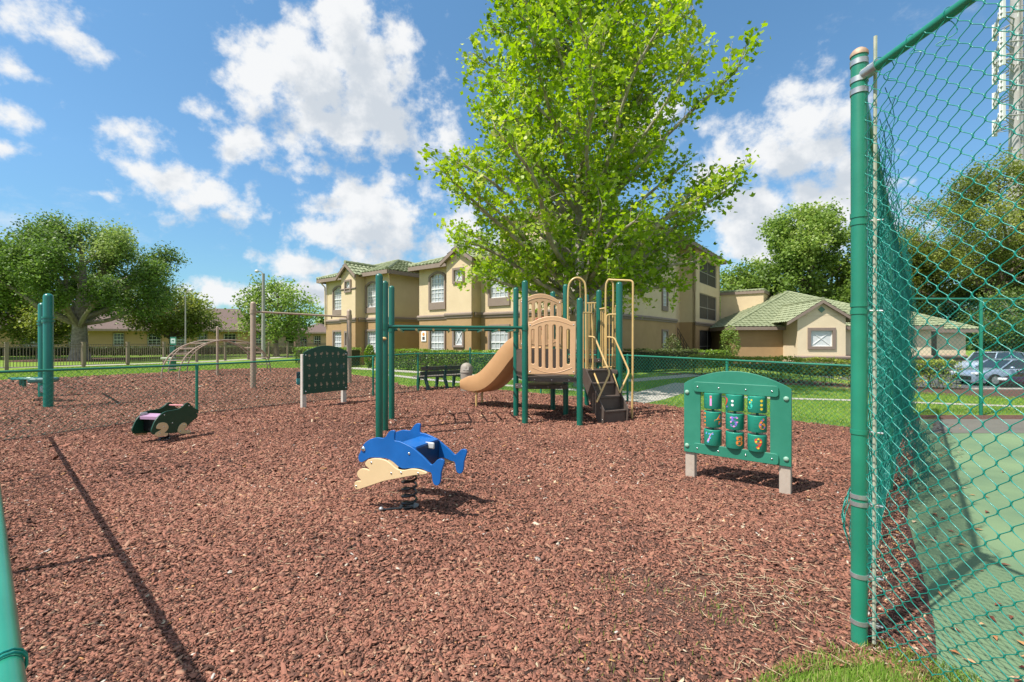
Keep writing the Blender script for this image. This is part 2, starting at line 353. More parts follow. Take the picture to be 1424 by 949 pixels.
def build_ground():
    xs = sorted(set([-600,-300,-150,-100,-70]+list(range(-50,12,6))+[12,13.5,14.25,15,17,20,25,30,40,50,60,80,120,200,400,600]))
    ys = sorted(set([-200,-60,-20,-8,0,4,8,12,14.9,15.5,16.2,16.9,18,22,27,33,40,50,58,63,68,80,110,160,300,700,1500]))
    mb = MB(); idx = {}
    for j, y in enumerate(ys):
        for i, x in enumerate(xs): idx[i, j] = len(mb.v); mb.v.append((x, y, ground_z(x, y)))
    for j in range(len(ys)-1):
        for i in range(len(xs)-1): mb.f.append((idx[i,j], idx[i+1,j], idx[i+1,j+1], idx[i,j+1]))
    lawn = mat('lawn', (.24,.33,.06), (.15,.25,.035), rough=.95, scale=.55, bump=.9, bscale=35, dist=.05, detail=10, spec=.1)
    struct(mb.build('lawn', lawn))
    mm = mat('mulch_bed', (.20,.105,.078), (.06,.036,.030), rough=.95, scale=30, bump=1.0, bscale=55, dist=.03, detail=8, spec=.2)
    m = MB(); m.add([(x, y, .004) for x, y in MULCH], [tuple(range(len(MULCH)-1, -1, -1))]); struct(m.build('mulch_bed', mm))
    # mulch strip and court right
    m = MB(); st = [(1.90,1.0),(1.86,2.30),(8.3,9.6),(8.2,9.62),(40,9.62),(40,9.1),(8.4,9.1),(2.17,2.3),(2.12,1.0)]
    m.add([(1.7,-2,.0065),(1.80,2.36,.0065),(8.3,9.62,.0065),(8.55,9.1,.0065),(2.2,2.2,.0065),(2.05,-2,.0065)], [(0,5,4,1),(1,4,3,2)])
    m.add([(8.3,9.62,.0055),(60,9.62,.0055),(60,9.08,.0055),(8.7,9.08,.0055)], [(0,3,2,1)]); struct(m.build('mulch_strip', mm))
    courtm = mat('court_surface', (.18,.26,.135), (.115,.185,.105), rough=.85, scale=.9, bump=.15, bscale=150, dist=.003, detail=6, spec=.25)
    m = MB(); m.add([(1.93,-2,.008),(40,-2,.008),(40,9.1,.008),(8.15,9.1,.008),(3.49,4.02,.008),(2.83,3.15,.008),(2.33,2.51,.008),(1.95,2.08,.008)], [tuple(range(8))]); struct(m.build('tennis_court', courtm))
    apron = mat('court_apron', (.15,.14,.115), (.12,.115,.095), rough=.9, scale=1.4, bump=.2, bscale=80, dist=.004)
    m = MB(); m.add([(7.1,7.7,.012),(40,7.9,.012),(40,9.08,.012),(8.43,9.08,.012)], [(0,1,2,3)]); struct(m.build('court_apron', apron))
    def strip(name, pts, w, z=.004):
        pts = [Vector((p[0], p[1], 0)) for p in pts]; vs = []; fs = []
        for i, p in enumerate(pts):
            t = (pts[min(i+1, len(pts)-1)]-pts[max(i-1, 0)]).normalized(); n = Vector((-t.y, t.x, 0))*w/2
            vs += [p+n+Vector((0,0,z)), p-n+Vector((0,0,z))]
        fs = [(2*i, 2*i+1, 2*i+3, 2*i+2) for i in range(len(pts)-1)]
        return struct(MB().add(vs, fs).build(name, concrete))
    strip('path', [(2.2,13.6),(4.6,12.9),(6.2,13.0),(9,12.15),(13,10.9),(20,9.95)], .42, .006) if False else None
    strip('side_path', [(5.9,12.75),(9.0,12.0),(12.2,10.85),(22,10.4),(40,10.3)], .36, .010)
    strip('wide_path', [(2.3,11.3),(3.6,12.6),(5.0,14.5),(6.6,16.7)], 1.25, .006)
    strip('cross_path', [(-9.5,26.5),(-5,23.0),(-1.5,20.4),(1.0,18.2),(4.6,17.9),(8.6,21.1)], 1.0, .012)
    strip('front_path', [(-6.2,21.5),(-3.2,18.2),(-1.2,16.6),(2.2,14.4),(4.6,13.4)], .5, .016)
    strip('far_path', [(-36,24),(-29.5,27),(-25.8,30.6),(-23.4,34),(-22.4,40),(-21.5,52)], 1.5, .006)
    # mulch around hedge and the parking lot
    m = MB(); m.add([(7.0,22.3,.005),(9.6,22.3,.005),(12.6,16.2,.005),(14.8,15.2,.005),(60,14.8,.005),(60,11.4,.005),(13.6,12.5,.005),(10.9,14.0,.005),(9.2,17.5,.005)], [(0,8,1),(1,8,2),(2,8,7),(2,7,3),(3,7,6),(3,6,4),(4,6,5)])
    struct(m.build('hedge_mulch', mm))
    asph = mat('asphalt', (.10,.10,.10), (.075,.075,.078), rough=.9, scale=2, bump=.3, bscale=120, dist=.006)
    m = MB(); m.add([(15.3,17.2,-.845),(90,17.2,-.845),(90,57,-.845),(15.3,57,-.845)], [(0,1,2,3)]); struct(m.build('parking_lot', asph))
    m = MB(); m.b2(14.9,90,14.62,14.78,-.1,.05); struct(m.build('kerb', concrete, bevel=.01))
    whitep = mat('painted_line', (.7,.7,.68), rough=.8)
    m = MB()
    for i in range(12): m.add([(18+i*2.8,18,-.840),(18.1+i*2.8,18,-.840),(18.1+i*2.8,22.8,-.840),(18+i*2.8,22.8,-.840)], [(0,1,2,3)])
    struct(m.build('parking_lines', whitep))
    # left access road
    # mulch ring under the oak
    m = MB(); m.add([(-36+4.2*math.cos(a*.3142), 38+4.2*math.sin(a*.3142), .02) for a in range(20)], [tuple(range(20))]); struct(m.build('oak_mulch', mm))
build_ground()

def build_chips():
    V = []; T = []
    def zone(y0, y1, dens, sc, seed, xl=None):
        r = np.random.default_rng(seed); A = (y1-y0)*2*(1.16*y1+.6); n = int(A*dens)
        Y = r.uniform(y0, y1, n); X = r.uniform(-1, 1, n)*(1.16*y1+.6); k = np.abs(X) < 1.16*Y+.6
        X, Y = X[k], Y[k]; strip = [(1.80,1.0),(1.80,2.36),(8.3,9.6),(8.1,9.15),(3.45,4.02),(2.79,3.15),(2.29,2.51),(1.94,2.08),(1.91,1.0)]
        ins = in_poly(X, Y, MULCH); s2 = in_poly(X, Y, strip) & (r.random(len(X)) < .55)
        # thin the chips out where the bed is trodden to fine bark near the grass corner
        thin = np.exp(-(((X-1.0)/.55)**2+((Y-2.75)/.5)**2))
        k = (ins | s2) & (r.random(len(X)) > .35*thin); X, Y, s2, thin = X[k], Y[k], s2[k], thin[k]; n = len(X)
        ln = r.gamma(4, .0062, n)*sc+.006*sc; ln *= (1-.45*thin); wd = ln*r.uniform(.28, .68, n); th = np.minimum(ln*.28, .007*sc)*r.uniform(.5, 1.2, n)
        yaw = r.normal(.5, 1.3, n); pit = r.normal(0, .26, n); rol = r.normal(0, .26, n); z = .006+r.uniform(0, .010, n)*sc
        base = np.array([[-1.1,-.35,-1],[.7,-1,-1],[1.15,.25,-1],[-.45,1,-1],[-1.05,-.3,1],[.65,-.95,1],[1.1,.2,1],[-.4,.95,1]])*.5
        B = base[None]+r.normal(0, .11, (n, 8, 3)); B = B*np.stack([ln, wd, th], 1)[:, None, :]
        cy, sy, cp, sp, cr, sr = np.cos(yaw), np.sin(yaw), np.cos(pit), np.sin(pit), np.cos(rol), np.sin(rol)
        x, y, zz = B[..., 0], B[..., 1], B[..., 2]
        y, zz = y*cr[:, None]-zz*sr[:, None], y*sr[:, None]+zz*cr[:, None]
        x, zz = x*cp[:, None]+zz*sp[:, None], -x*sp[:, None]+zz*cp[:, None]
        x, y = x*cy[:, None]-y*sy[:, None], x*sy[:, None]+y*cy[:, None]
        zz = zz-zz.min(1, keepdims=True)*.6
        V.append(np.stack([x+X[:, None], y+Y[:, None], zz+z[:, None]], -1).reshape(-1, 3))
        pn = np.array([mnoise.noise(Vector((x*.55, y*.55, 9.1)))+.5*mnoise.noise(Vector((x*1.7, y*1.7, 2.1))) for x, y in zip(X, Y)]) if n else 0; t = np.clip(r.normal(.47, .20, n)+.16*pn+.10*thin, 0, .86); rare = r.random(n) < np.where(s2, .14, .012); t[rare] = r.uniform(.88, 1, rare.sum()); T.append(np.repeat(t, 5))
    zone(1.3, 3.0, 8200, .66, 1); zone(3.0, 5.0, 5200, .80, 2); zone(5.0, 8.5, 2600, .98, 3); zone(8.5, 14.5, 1100, 1.3, 4); zone(14.5, 26, 250, 2.2, 5)
    V = np.concatenate(V); T = np.concatenate(T); n = len(V)//8
    q = np.array([[4,5,6,7],[0,1,5,4],[1,2,6,5],[2,3,7,6],[3,0,4,7]])
    loops = (q[None]+8*np.arange(n)[:, None, None]).ravel()
    me = np_mesh('bark_chips', V, loops, np.full(n*5, 4), T)
    cm = tint_mat('bark_chip', [(0,(.042,.024,.019)),(.22,(.125,.062,.043)),(.48,(.25,.108,.074)),(.66,(.34,.146,.096)),(.86,(.36,.20,.13)),(.9,(.55,.28,.11)),(.95,(.55,.44,.30)),(1,(.50,.46,.42))], rough=.8, spec=.25, bump=.25)
    me.materials.append(cm); o = bpy.data.objects.new('bark_chips', me); C.objects.link(o)
    tag(o, 'loose red brown bark chips covering the playground bed', 'mulch', kind='stuff')
    print('chips', n)
build_chips()

def build_grass():
    V = []; T = []
    def patch(poly, n, h, w, seed, lo=0., hi=1., keep=None, lean=.35):
        r = np.random.default_rng(seed); p = np.array(poly); X = r.uniform(p[:, 0].min(), p[:, 0].max(), n); Y = r.uniform(p[:, 1].min(), p[:, 1].max(), n)
        k = in_poly(X, Y, poly)
        if keep is not None: k &= keep(X, Y, r)
        X, Y = X[k], Y[k]; n = len(X); a = r.uniform(0, 2*np.pi, n); H = h*r.uniform(.45, 1.15, n); W = w*r.uniform(.6, 1.2, n)
        la = r.uniform(0, 2*np.pi, n); le = H*r.normal(0, lean, n)*1.2; dx, dy = np.cos(a)*W/2, np.sin(a)*W/2; ox, oy = np.cos(la)*le, np.sin(la)*le
        z = np.zeros(n)
        P0 = np.stack([X-dx, Y-dy, z], 1); P1 = np.stack([X+dx, Y+dy, z], 1)
        P2 = np.stack([X+dx*.8+ox*.35, Y+dy*.8+oy*.35, H*.55], 1); P3 = np.stack([X-dx*.8+ox*.35, Y-dy*.8+oy*.35, H*.55], 1); P4 = np.stack([X+ox, Y+oy, H*.97], 1)
        V.append(np.stack([P0, P1, P2, P3, P4], 1).reshape(-1, 3)); T.append(np.repeat(np.clip(r.normal((lo+hi)/2, (hi-lo)/3.2, n), 0, 1), 2))
    near = [(.62,1.2),(.80,1.75),(1.02,2.02),(1.3,2.2),(1.62,2.32),(1.95,2.36),(2.15,2.1),(2.15,1.2)]
    patch(near, 42000, .05, .004, 11, 0, 1, lambda X, Y, r: r.random(len(X)) < np.clip(1.25-((Y-1.95)/.35), 0.06, 1))
    patch([(.2,1.4),(1.9,1.4),(1.9,3.0),(.2,3.0)], 2600, .045, .004, 12, .2, 1, lambda X, Y, r: r.random(len(X)) < np.clip(mnoise_arr(X*3, Y*3)*2.4-1.1, 0, 1))
    patch([(3.1,11.9),(6.5,7.85),(8.3,9.7),(14,9.9),(14,12.5),(9,17),(5,21),(2,20),(-1.3,15.5)], 150000, .05, .012, 13, .15, .95, in_lawn)
    patch([(-3.6,15.8),(-1.3,15.5),(2,14),(5,21),(0,24),(-6,24),(-10,25),(-5.7,19.3)], 70000, .05, .016, 14, .15, .95, in_lawn)
    patch([(14,9.75),(26,9.75),(26,11.3),(14,11.5)], 40000, .05, .014, 15, .15, .95, in_lawn)
    patch([(-20,18),(-17.1,22.8),(-15.4,25.6),(-12.4,26.4),(-10.4,24.6),(-8,24),(-14,34),(-24,32),(-27,26),(-26,18)], 90000, .055, .022, 16, .2, 1, in_lawn)
    # ragged fringe where the lawn meets the mulch
    V = np.concatenate(V); T = np.concatenate(T); n = len(V)//5
    loops = np.concatenate([np.array([[0,1,2,3]])+5*np.arange(n)[:, None], np.array([[3,2,4]])+5*np.arange(n)[:, None]], 1).ravel()
    me = np_mesh('grass_blades', V, loops, np.tile([4, 3], n), T)
    gm = tint_mat('grass_blade', [(0,(.38,.31,.13)),(.14,(.14,.24,.03)),(.5,(.21,.36,.05)),(.85,(.33,.47,.08)),(1,(.58,.50,.24))], rough=.6, trans=.35)
    me.materials.append(gm); o = bpy.data.objects.new('grass_blades', me); C.objects.link(o)
    tag(o, 'short green blades of the mown lawn and ragged edge grass', 'grass', kind='stuff')
def mnoise_arr(X, Y): return np.array([mnoise.noise(Vector((x, y, 3.3)))*.5+.5 for x, y in zip(X, Y)])
PATHS = [([(5.9,12.75),(9.0,12.0),(12.2,10.85),(22,10.4),(40,10.3)],.36),([(2.3,11.3),(3.6,12.6),(5.0,14.5),(6.6,16.7)],1.25),
         ([(-9.5,26.5),(-5,23.0),(-1.5,20.4),(1.0,18.2),(4.6,17.9),(8.6,21.1)],1.0),([(-6.2,21.5),(-3.2,18.2),(-1.2,16.6),(2.2,14.4),(4.6,13.4)],.5),([(-36,24),(-29.5,27),(-25.8,30.6),(-23.4,34)],1.5)]
def in_lawn(X, Y, r):
    k = np.ones(len(X), bool)
    for pts, w in PATHS:
        for (x1, y1), (x2, y2) in zip(pts, pts[1:]):
            dx, dy = x2-x1, y2-y1; t = np.clip(((X-x1)*dx+(Y-y1)*dy)/(dx*dx+dy*dy), 0, 1); k &= np.hypot(X-x1-t*dx, Y-y1-t*dy) > w/2+.02
    return k
build_grass()

# dry pine straw, twigs and fallen leaves on the mulch (each too small and many to count: stuff)
def build_litter():
    r = random.Random(5); mb = MB()
    for i in range(420):
        if i < 260:
            x = r.gauss(1.55, .35); y = r.gauss(2.75, .45)
        else: x = r.uniform(-3, 3); y = r.uniform(1.9, 6)
        if not in_poly(np.array([x]), np.array([y]), MULCH)[0]: continue
        a = r.uniform(0, math.pi*2); l = r.uniform(.03, .10); z = .028
        p = Vector((x, y, z)); d = Vector((math.cos(a), math.sin(a), r.uniform(-.05, .15)))*l; q = Vector((-d.y, d.x, 0))*r.uniform(-.25, .25)
        mb.tube([p, p+d*.5+q*.5, p+d], [.0012, .0016, .0009], 4)
    o = mb.build('dry_straw', mat('dry_straw', (.62,.50,.32), (.45,.34,.2), rough=.8, scale=30)); tag(o, 'pale dry straw and twigs scattered over the mulch', 'twigs', kind='stuff')
build_litter()
def court_leaves():
    r = np.random.default_rng(31); n = 170; Y = r.uniform(2.0, 8.6, n)**1.0; X = np.interp(Y, [2.0,2.5,3.15,4.02,9.1],[1.97,2.33,2.83,3.49,8.15])+np.abs(r.normal(0, .38, n))+.02
    V = []
    for x, y in zip(X, Y):
        a = r.uniform(0, 6.28); l = r.uniform(.03, .075); w = l*.42; c = np.array([x, y, .016]); d = np.array([np.cos(a), np.sin(a), 0])*l/2; q = np.array([-np.sin(a), np.cos(a), 0])*w/2; u = np.array([0, 0, r.uniform(.003, .014)])
        V += [c-d, c-q+u, c+d, c+q+u]
    me = np_mesh('fallen_leaves', np.array(V), np.arange(4*n), np.full(n, 4), r.uniform(0, 1, n)); me.materials.append(tint_mat('dry_leaf', [(0,(.12,.035,.025)),(.5,(.30,.10,.05)),(.8,(.50,.24,.09)),(1,(.60,.45,.28))], rough=.7)); o = bpy.data.objects.new('fallen_leaves', me); C.objects.link(o)
    tag(o, 'dry brown leaves blown onto the edge of the court', 'leaves', kind='stuff')
court_leaves()

# ------------------------------------------------------------------ building tools (local frame: x along the front, y inward, z up)
def wall(mb, p0, p1, z0, z1, ops=(), t=.22):
    """wall from p0 to p1, thickness to the left-hand inside; openings (s0, s1, za, zb) are real holes"""
    a = Vector((p0[0], p0[1])); b = Vector((p1[0], p1[1])); L = (b-a).length; d = (b-a)/L; n = Vector((-d.y, d.x))
    ss = sorted({0, L, *[max(0, o[0]) for o in ops], *[min(L, o[1]) for o in ops]}); zs = sorted({z0, z1, *[min(max(o[2], z0), z1) for o in ops], *[min(max(o[3], z0), z1) for o in ops]})
    M = Matrix(((d.x, n.x, 0, 0), (d.y, n.y, 0, 0), (0, 0, 1, 0), (0, 0, 0, 1)))
    for i in range(len(ss)-1):
        run = None
        for j in range(len(zs)-1):
            sm, zm = (ss[i]+ss[i+1])/2, (zs[j]+zs[j+1])/2
            if any(o[0] < sm < o[1] and o[2] < zm < o[3] for o in ops): continue
            c = a+d*sm+n*t/2; mb.box((c.x, c.y, zm), (ss[i+1]-ss[i], t, zs[j+1]-zs[j]), M=M)
def frame_at(p0, p1, s, off=0.0):
    """matrix: local x along wall, y up, z outward, origin on the wall face at distance s"""
    a = Vector((p0[0], p0[1])); b = Vector((p1[0], p1[1])); d = (b-a).normalized(); n = Vector((d.y, -d.x)); c = a+d*s+n*off
    return Matrix(((d.x, 0, n.x, c.x), (d.y, 0, n.y, c.y), (0, 1, 0, 0), (0, 0, 0, 1)))
def arch_pts(w, z0, z1, rise, n=10):
    pts = [(-w/2, z0), (w/2, z0)]
    if rise <= 0: return pts+[(w/2, z1), (-w/2, z1)]
    for i in range(n+1):
        t = i/n; x = w/2-w*t; pts.append((x, z1-rise*(1-math.sqrt(max(0, 1-(2*x/w)**2)*.75+.25))*2 if False else z1-rise*(2*x/w)**2))
    return pts
def window(par, p0, p1, s, z0, z1, w, rise=0.0, apron=0.0, cols=3, rows=4, trim=.14, kind='win', pane=None, mid=True):
    """window part: taupe surround with glazing, muntins and sill as sub-parts"""
    M = frame_at(p0, p1, s, .03)
    outer = arch_pts(w+2*trim, z0-trim-apron, z1+trim, rise*1.25); inner = arch_pts(w, z0, z1, rise)
    tr = plate('window', [outer, inner], .10, M, taupe, par, bevel=.006)
    Mi = frame_at(p0, p1, s, -.08)
    pm = MB().prism([(-w/2-.05, z0-.05), (w/2+.05, z0-.05), (w/2+.05, z1+.05), (-w/2-.05, z1+.05)], -.01, .01, Mi)
    sub('pane', pm, pane or pane_m, tr, smooth=False)
    Mf = frame_at(p0, p1, s, -.05); f = MB()
    def bar(x0, x1, y0, y1, zz=.02): f.prism([(x0, y0), (x1, y0), (x1, y1), (x0, y1)], -zz, zz, Mf)
    e = .045
    bar(-w/2-.02, -w/2+e, z0-.02, z1); bar(w/2-e, w/2+.02, z0-.02, z1); bar(-w/2+e, w/2-e, z0-.02, z0+e, .019); bar(-w/2+e, w/2-e, z1-e, z1+.02, .019)
    if mid: h = z0+(z1-z0)*.47; bar(-w/2+e, w/2-e, h-.03, h+.03, .022)
    if kind == 'x':
        for sg in (1, -1):
            a = Vector((-w/2*sg, z0)); b = Vector((w/2*sg, z1)); dd = (b-a).normalized(); q = Vector((-dd.y, dd.x))*.018
            f.prism([tuple(a+q), tuple(a-q), tuple(b-q), tuple(b+q)][::(1 if sg > 0 else 1)], -.012-.002*sg, .012+.002*sg, Mf)
    else:
        for i in range(1, cols): x = -w/2+w*i/cols; bar(x-.012, x+.012, z0, z1, .012)
        for j in range(1, rows):
            y = z0+(z1-z0)*j/rows
            if not (mid and abs(y-(z0+(z1-z0)*.47)) < .12): bar(-w/2+e, w/2-e, y-.012, y+.012, .010)
    sub('frame', f, white_f, tr, smooth=False)
    return tr
def screen(par, p0, p1, s, z0, z1, w, cols=2, rail=True, label=None):
    """screened porch opening: bronze frame, dark screen set back in the wall"""
    M = frame_at(p0, p1, s, -.10); f = MB()
    def bar(x0, x1, y0, y1, zz=.03): f.prism([(x0, y0), (x1, y0), (x1, y1), (x0, y1)], -zz, zz, M)
    bar(-w/2, -w/2+.06, z0, z1); bar(w/2-.06, w/2, z0, z1); bar(-w/2+.06, w/2-.06, z0, z0+.06, .028); bar(-w/2+.06, w/2-.06, z1-.06, z1, .028)
    for i in range(1, cols): x = -w/2+w*i/cols; bar(x-.025, x+.025, z0+.06, z1-.06, .026)
    if rail: bar(-w/2+.06, w/2-.06, z0+.95, z0+1.01, .022)
    t = f.build('porch_screen', mat('bronze_frame', (.30,.28,.25), rough=.5), par, smooth=False)
    pm = MB().prism([(-w/2, z0), (w/2, z0), (w/2, z1), (-w/2, z1)], -.012, -.004, M); sub('screen', pm, dark_scr, t, smooth=False)
    return t
def tiles(mb, poly, eave):
    """courses of barrel tiles over a planar roof polygon"""
    pts = [Vector(p) for p in poly]; a = Vector(eave).normalized(); n = None
    for i in range(1, len(pts)-1):
        n = (pts[i]-pts[0]).cross(pts[i+1]-pts[0])
        if n.length > 1e-6: break
    n.normalize(); n = n if n.z > 0 else -n; b = n.cross(a).normalized(); b = b if b.z > 0 else -b
    q = [((p-pts[0]).dot(a), (p-pts[0]).dot(b)) for p in pts]; b0, b1 = min(t[1] for t in q), max(t[1] for t in q)
    def ext(bb):
        xs = []
        for i in range(len(q)):
            (x1, y1), (x2, y2) = q[i], q[(i+1) % len(q)]
            if (y1 <= bb <= y2 or y2 <= bb <= y1) and abs(y2-y1) > 1e-9: xs.append(x1+(x2-x1)*(bb-y1)/(y2-y1))
            elif abs(y1-bb) < 1e-9 and abs(y2-y1) < 1e-9: xs += [x1, x2]
        return (min(xs), max(xs)) if xs else None
    st = .36; k = 0; tw = .30
    while b0+k*st < b1-.02:
        lo = b0+k*st; hi = min(lo+st, b1); e0, e1 = ext(lo+1e-4), ext(hi-1e-4); k += 1
        if not e0 or not e1: continue
        m = max(2, int(max(e0[1]-e0[0], e1[1]-e1[0])/.06)); vs = []
        amin = math.floor(min(e0[0], e1[0])/tw)*tw
        for i in range(m+1):
            t = i/m; x0 = e0[0]+(e0[1]-e0[0])*t; x1 = e1[0]+(e1[1]-e1[0])*t
            w0 = .055*abs(math.sin(math.pi*x0/tw)); w1 = .055*abs(math.sin(math.pi*x1/tw)); j = .012*math.sin(x0*7.3+k*2.1)
            vs += [pts[0]+a*x0+b*(lo-.03)+n*(.0+w0-.01), pts[0]+a*x0+b*(lo-.03)+n*(.055+w0+j), pts[0]+a*x1+b*hi+n*(.005+w1)]
        fs = []
        for i in range(m): c = 3*i; fs += [(c, c+3, c+4, c+1), (c+1, c+4, c+5, c+2)]
        mb.add(vs, fs)
def hip_roof(par, x0, x1, y0, y1, z, slope=.36, over=.45, name='roof', tilem=None, fascia=True, gable=None):
    """hip roof over a rectangle; ridge along the longer side"""
    x0 -= over; x1 += over; y0 -= over; y1 += over; W, D = x1-x0, y1-y0; h = min(W, D)/2*slope; i = min(W, D)/2
    if W >= D: r0, r1 = Vector((x0+i, (y0+y1)/2, z+h)), Vector((x1-i, (y0+y1)/2, z+h))
    else: r0, r1 = Vector(((x0+x1)/2, y0+i, z+h)), Vector(((x0+x1)/2, y1-i, z+h))
    A, B, Cc, D_ = Vector((x0,y0,z)), Vector((x1,y0,z)), Vector((x1,y1,z)), Vector((x0,y1,z)); mb = MB()
    if W >= D: faces = [([A,B,r1,r0],(1,0,0)), ([B,Cc,r1],(0,1,0)), ([Cc,D_,r0,r1],(1,0,0)), ([D_,A,r0],(0,1,0))]
    else: faces = [([A,B,r0],(1,0,0)), ([B,Cc,r1,r0],(0,1,0)), ([Cc,D_,r1],(1,0,0)), ([D_,A,r0,r1],(0,1,0))]
    if tilem is None:
        for f, e in faces: tiles(mb, f, e)
        for c in ((A, r0), (B, r1 if W >= D else r0), (Cc, r1), (D_, r0 if W >= D else r1), (r0, r1)):
            if (c[1]-c[0]).length > .1: capline(mb, c[0], c[1])
        o = mb.build(name, tile, par, smooth=True)
    else:
        for f, e in faces: mb.add(f, [tuple(range(len(f)))])
        o = mb.build(name, tilem, par, smooth=False)
    if fascia:
        fb = MB(); u = .06
        fb.b2(x0+u, x1-u, y0+u, y1-u, z-.10, z-.012); fb.b2(x0, x1, y0-.04, y0+u, z-.24, z-.004); fb.b2(x0, x1, y1-u, y1+.04, z-.24, z-.004)
        fb.b2(x0-.04, x0+u, y0+u, y1-u, z-.24, z-.004); fb.b2(x1-u, x1+.04, y0+u, y1-u, z-.24, z-.004)
        sub('eave', fb, taupe, o, smooth=False)
    return o
def capline(mb, a, b, r=.13):
    d = b-a; n = max(1, int(d.length/.4)); up = Vector((0, 0, .05))
    for i in range(n):
        p = a+d*(i/n)+up; q = a+d*((i+1.08)/n)+up; mb.tube([p, q], [r, r*.82], 8)
def gable_front(par, x0, x1, yf, yb, z, rise, name='gable', wallm=None, vent=True, ovh=.28):
    """front gable: wall triangle, rake boards and two tiled slopes running back to yb"""
    xm = (x0+x1)/2; o_ = MB(); k = rise/((x1-x0)/2)
    o_.add([(x0, yf, z-.02), (x1, yf, z-.02), (xm, yf, z+rise), (x0, yf+.2, z-.02), (x1, yf+.2, z-.02), (xm, yf+.2, z+rise)], [(0,1,2),(5,4,3),(0,3,4,1),(1,4,5,2),(2,5,3,0)])
    g = o_.build(name, wallm or cream_w, par, smooth=False)
    t = MB(); e = ovh; yo = yf-.25
    for sx in (-1, 1):
        xe = xm+sx*((x1-x0)/2+e); ze = z-e*k; A = Vector((xe, yo, ze+.06)); B = Vector((xm, yo, z+rise+.06)); Cc = Vector((xm, yb, z+rise+.06)); D_ = Vector((xe, yb, ze+.06))
        tiles(t, [A, D_, Cc, B], (0, 1, 0))
    capline(t, Vector((xm, yo, z+rise+.08)), Vector((xm, yb, z+rise+.08)))
    sub('roof', t, tile, g)
    r = MB()
    for sx in (-1, 1):
        xe = xm+sx*((x1-x0)/2+e); ze = z-e*k; w = .20
        r.add([(xe, yo-.02, ze+.05), (xm, yo-.02, z+rise+.05), (xm, yo-.02, z+rise+.05-w), (xe, yo-.02, ze+.05-w), (xe, yo+.10, ze+.05), (xm, yo+.10, z+rise+.05), (xm, yo+.10, z+rise+.05-w), (xe, yo+.10, ze+.05-w)],
              [(0,1,2,3),(7,6,5,4),(0,4,5,1),(3,2,6,7),(0,3,7,4),(1,5,6,2)])
    sub('rake_board', r, taupe, g, smooth=False)
    if vent:
        v = MB(); M = frame_at((x0, yf), (x1, yf), (x1-x0)/2, .02); s_ = .16*min(1.4, (x1-x0)/2.2); zc = z+rise*.42
        v.prism([(0, zc-s_), (s_, zc), (0, zc+s_), (-s_, zc)], -.02, .03, M); sub('vent', v, mat('vent_green', (.12,.22,.16), rough=.6), g, smooth=False)
    return g
def band(mb, p0, p1, z, h=.26, out=.11, e0=0.0, e1=0.0):
    a = Vector((p0[0], p0[1])); b = Vector((p1[0], p1[1])); d = (b-a).normalized(); n = Vector((d.y, -d.x)); a = a-d*e0; b = b+d*e1
    M = Matrix(((n.x, 0, d.x, a.x), (n.y, 0, d.y, a.y), (0, 1, 0, 0), (0, 0, 0, 1)))
    L = (b-a).length; pr = [(-.01, z-h), (out*.45, z-h), (out*.6, z-h*.62), (out, z-h*.5), (out*1.05, z-h*.2), (out*.7, z), (-.01, z+.02)]
    mb.prism(pr, 0, L, M)
def lx(u, org, rz, y, z=None):
    """local x on the line y=const seen at image column u"""
    c, s = math.cos(rz), math.sin(rz); k = (u-CX)/F    # world = org + x*(c,s) + y*(-s,c)
    bx, by = org[0]-y*s, org[1]+y*c; return (k*by-bx)/(c-k*s)
def ly(u, org, rz, x):
    c, s = math.cos(rz), math.sin(rz); k = (u-CX)/F; bx, by = org[0]+x*c, org[1]+x*s; return (k*by-bx)/(-s-k*c)

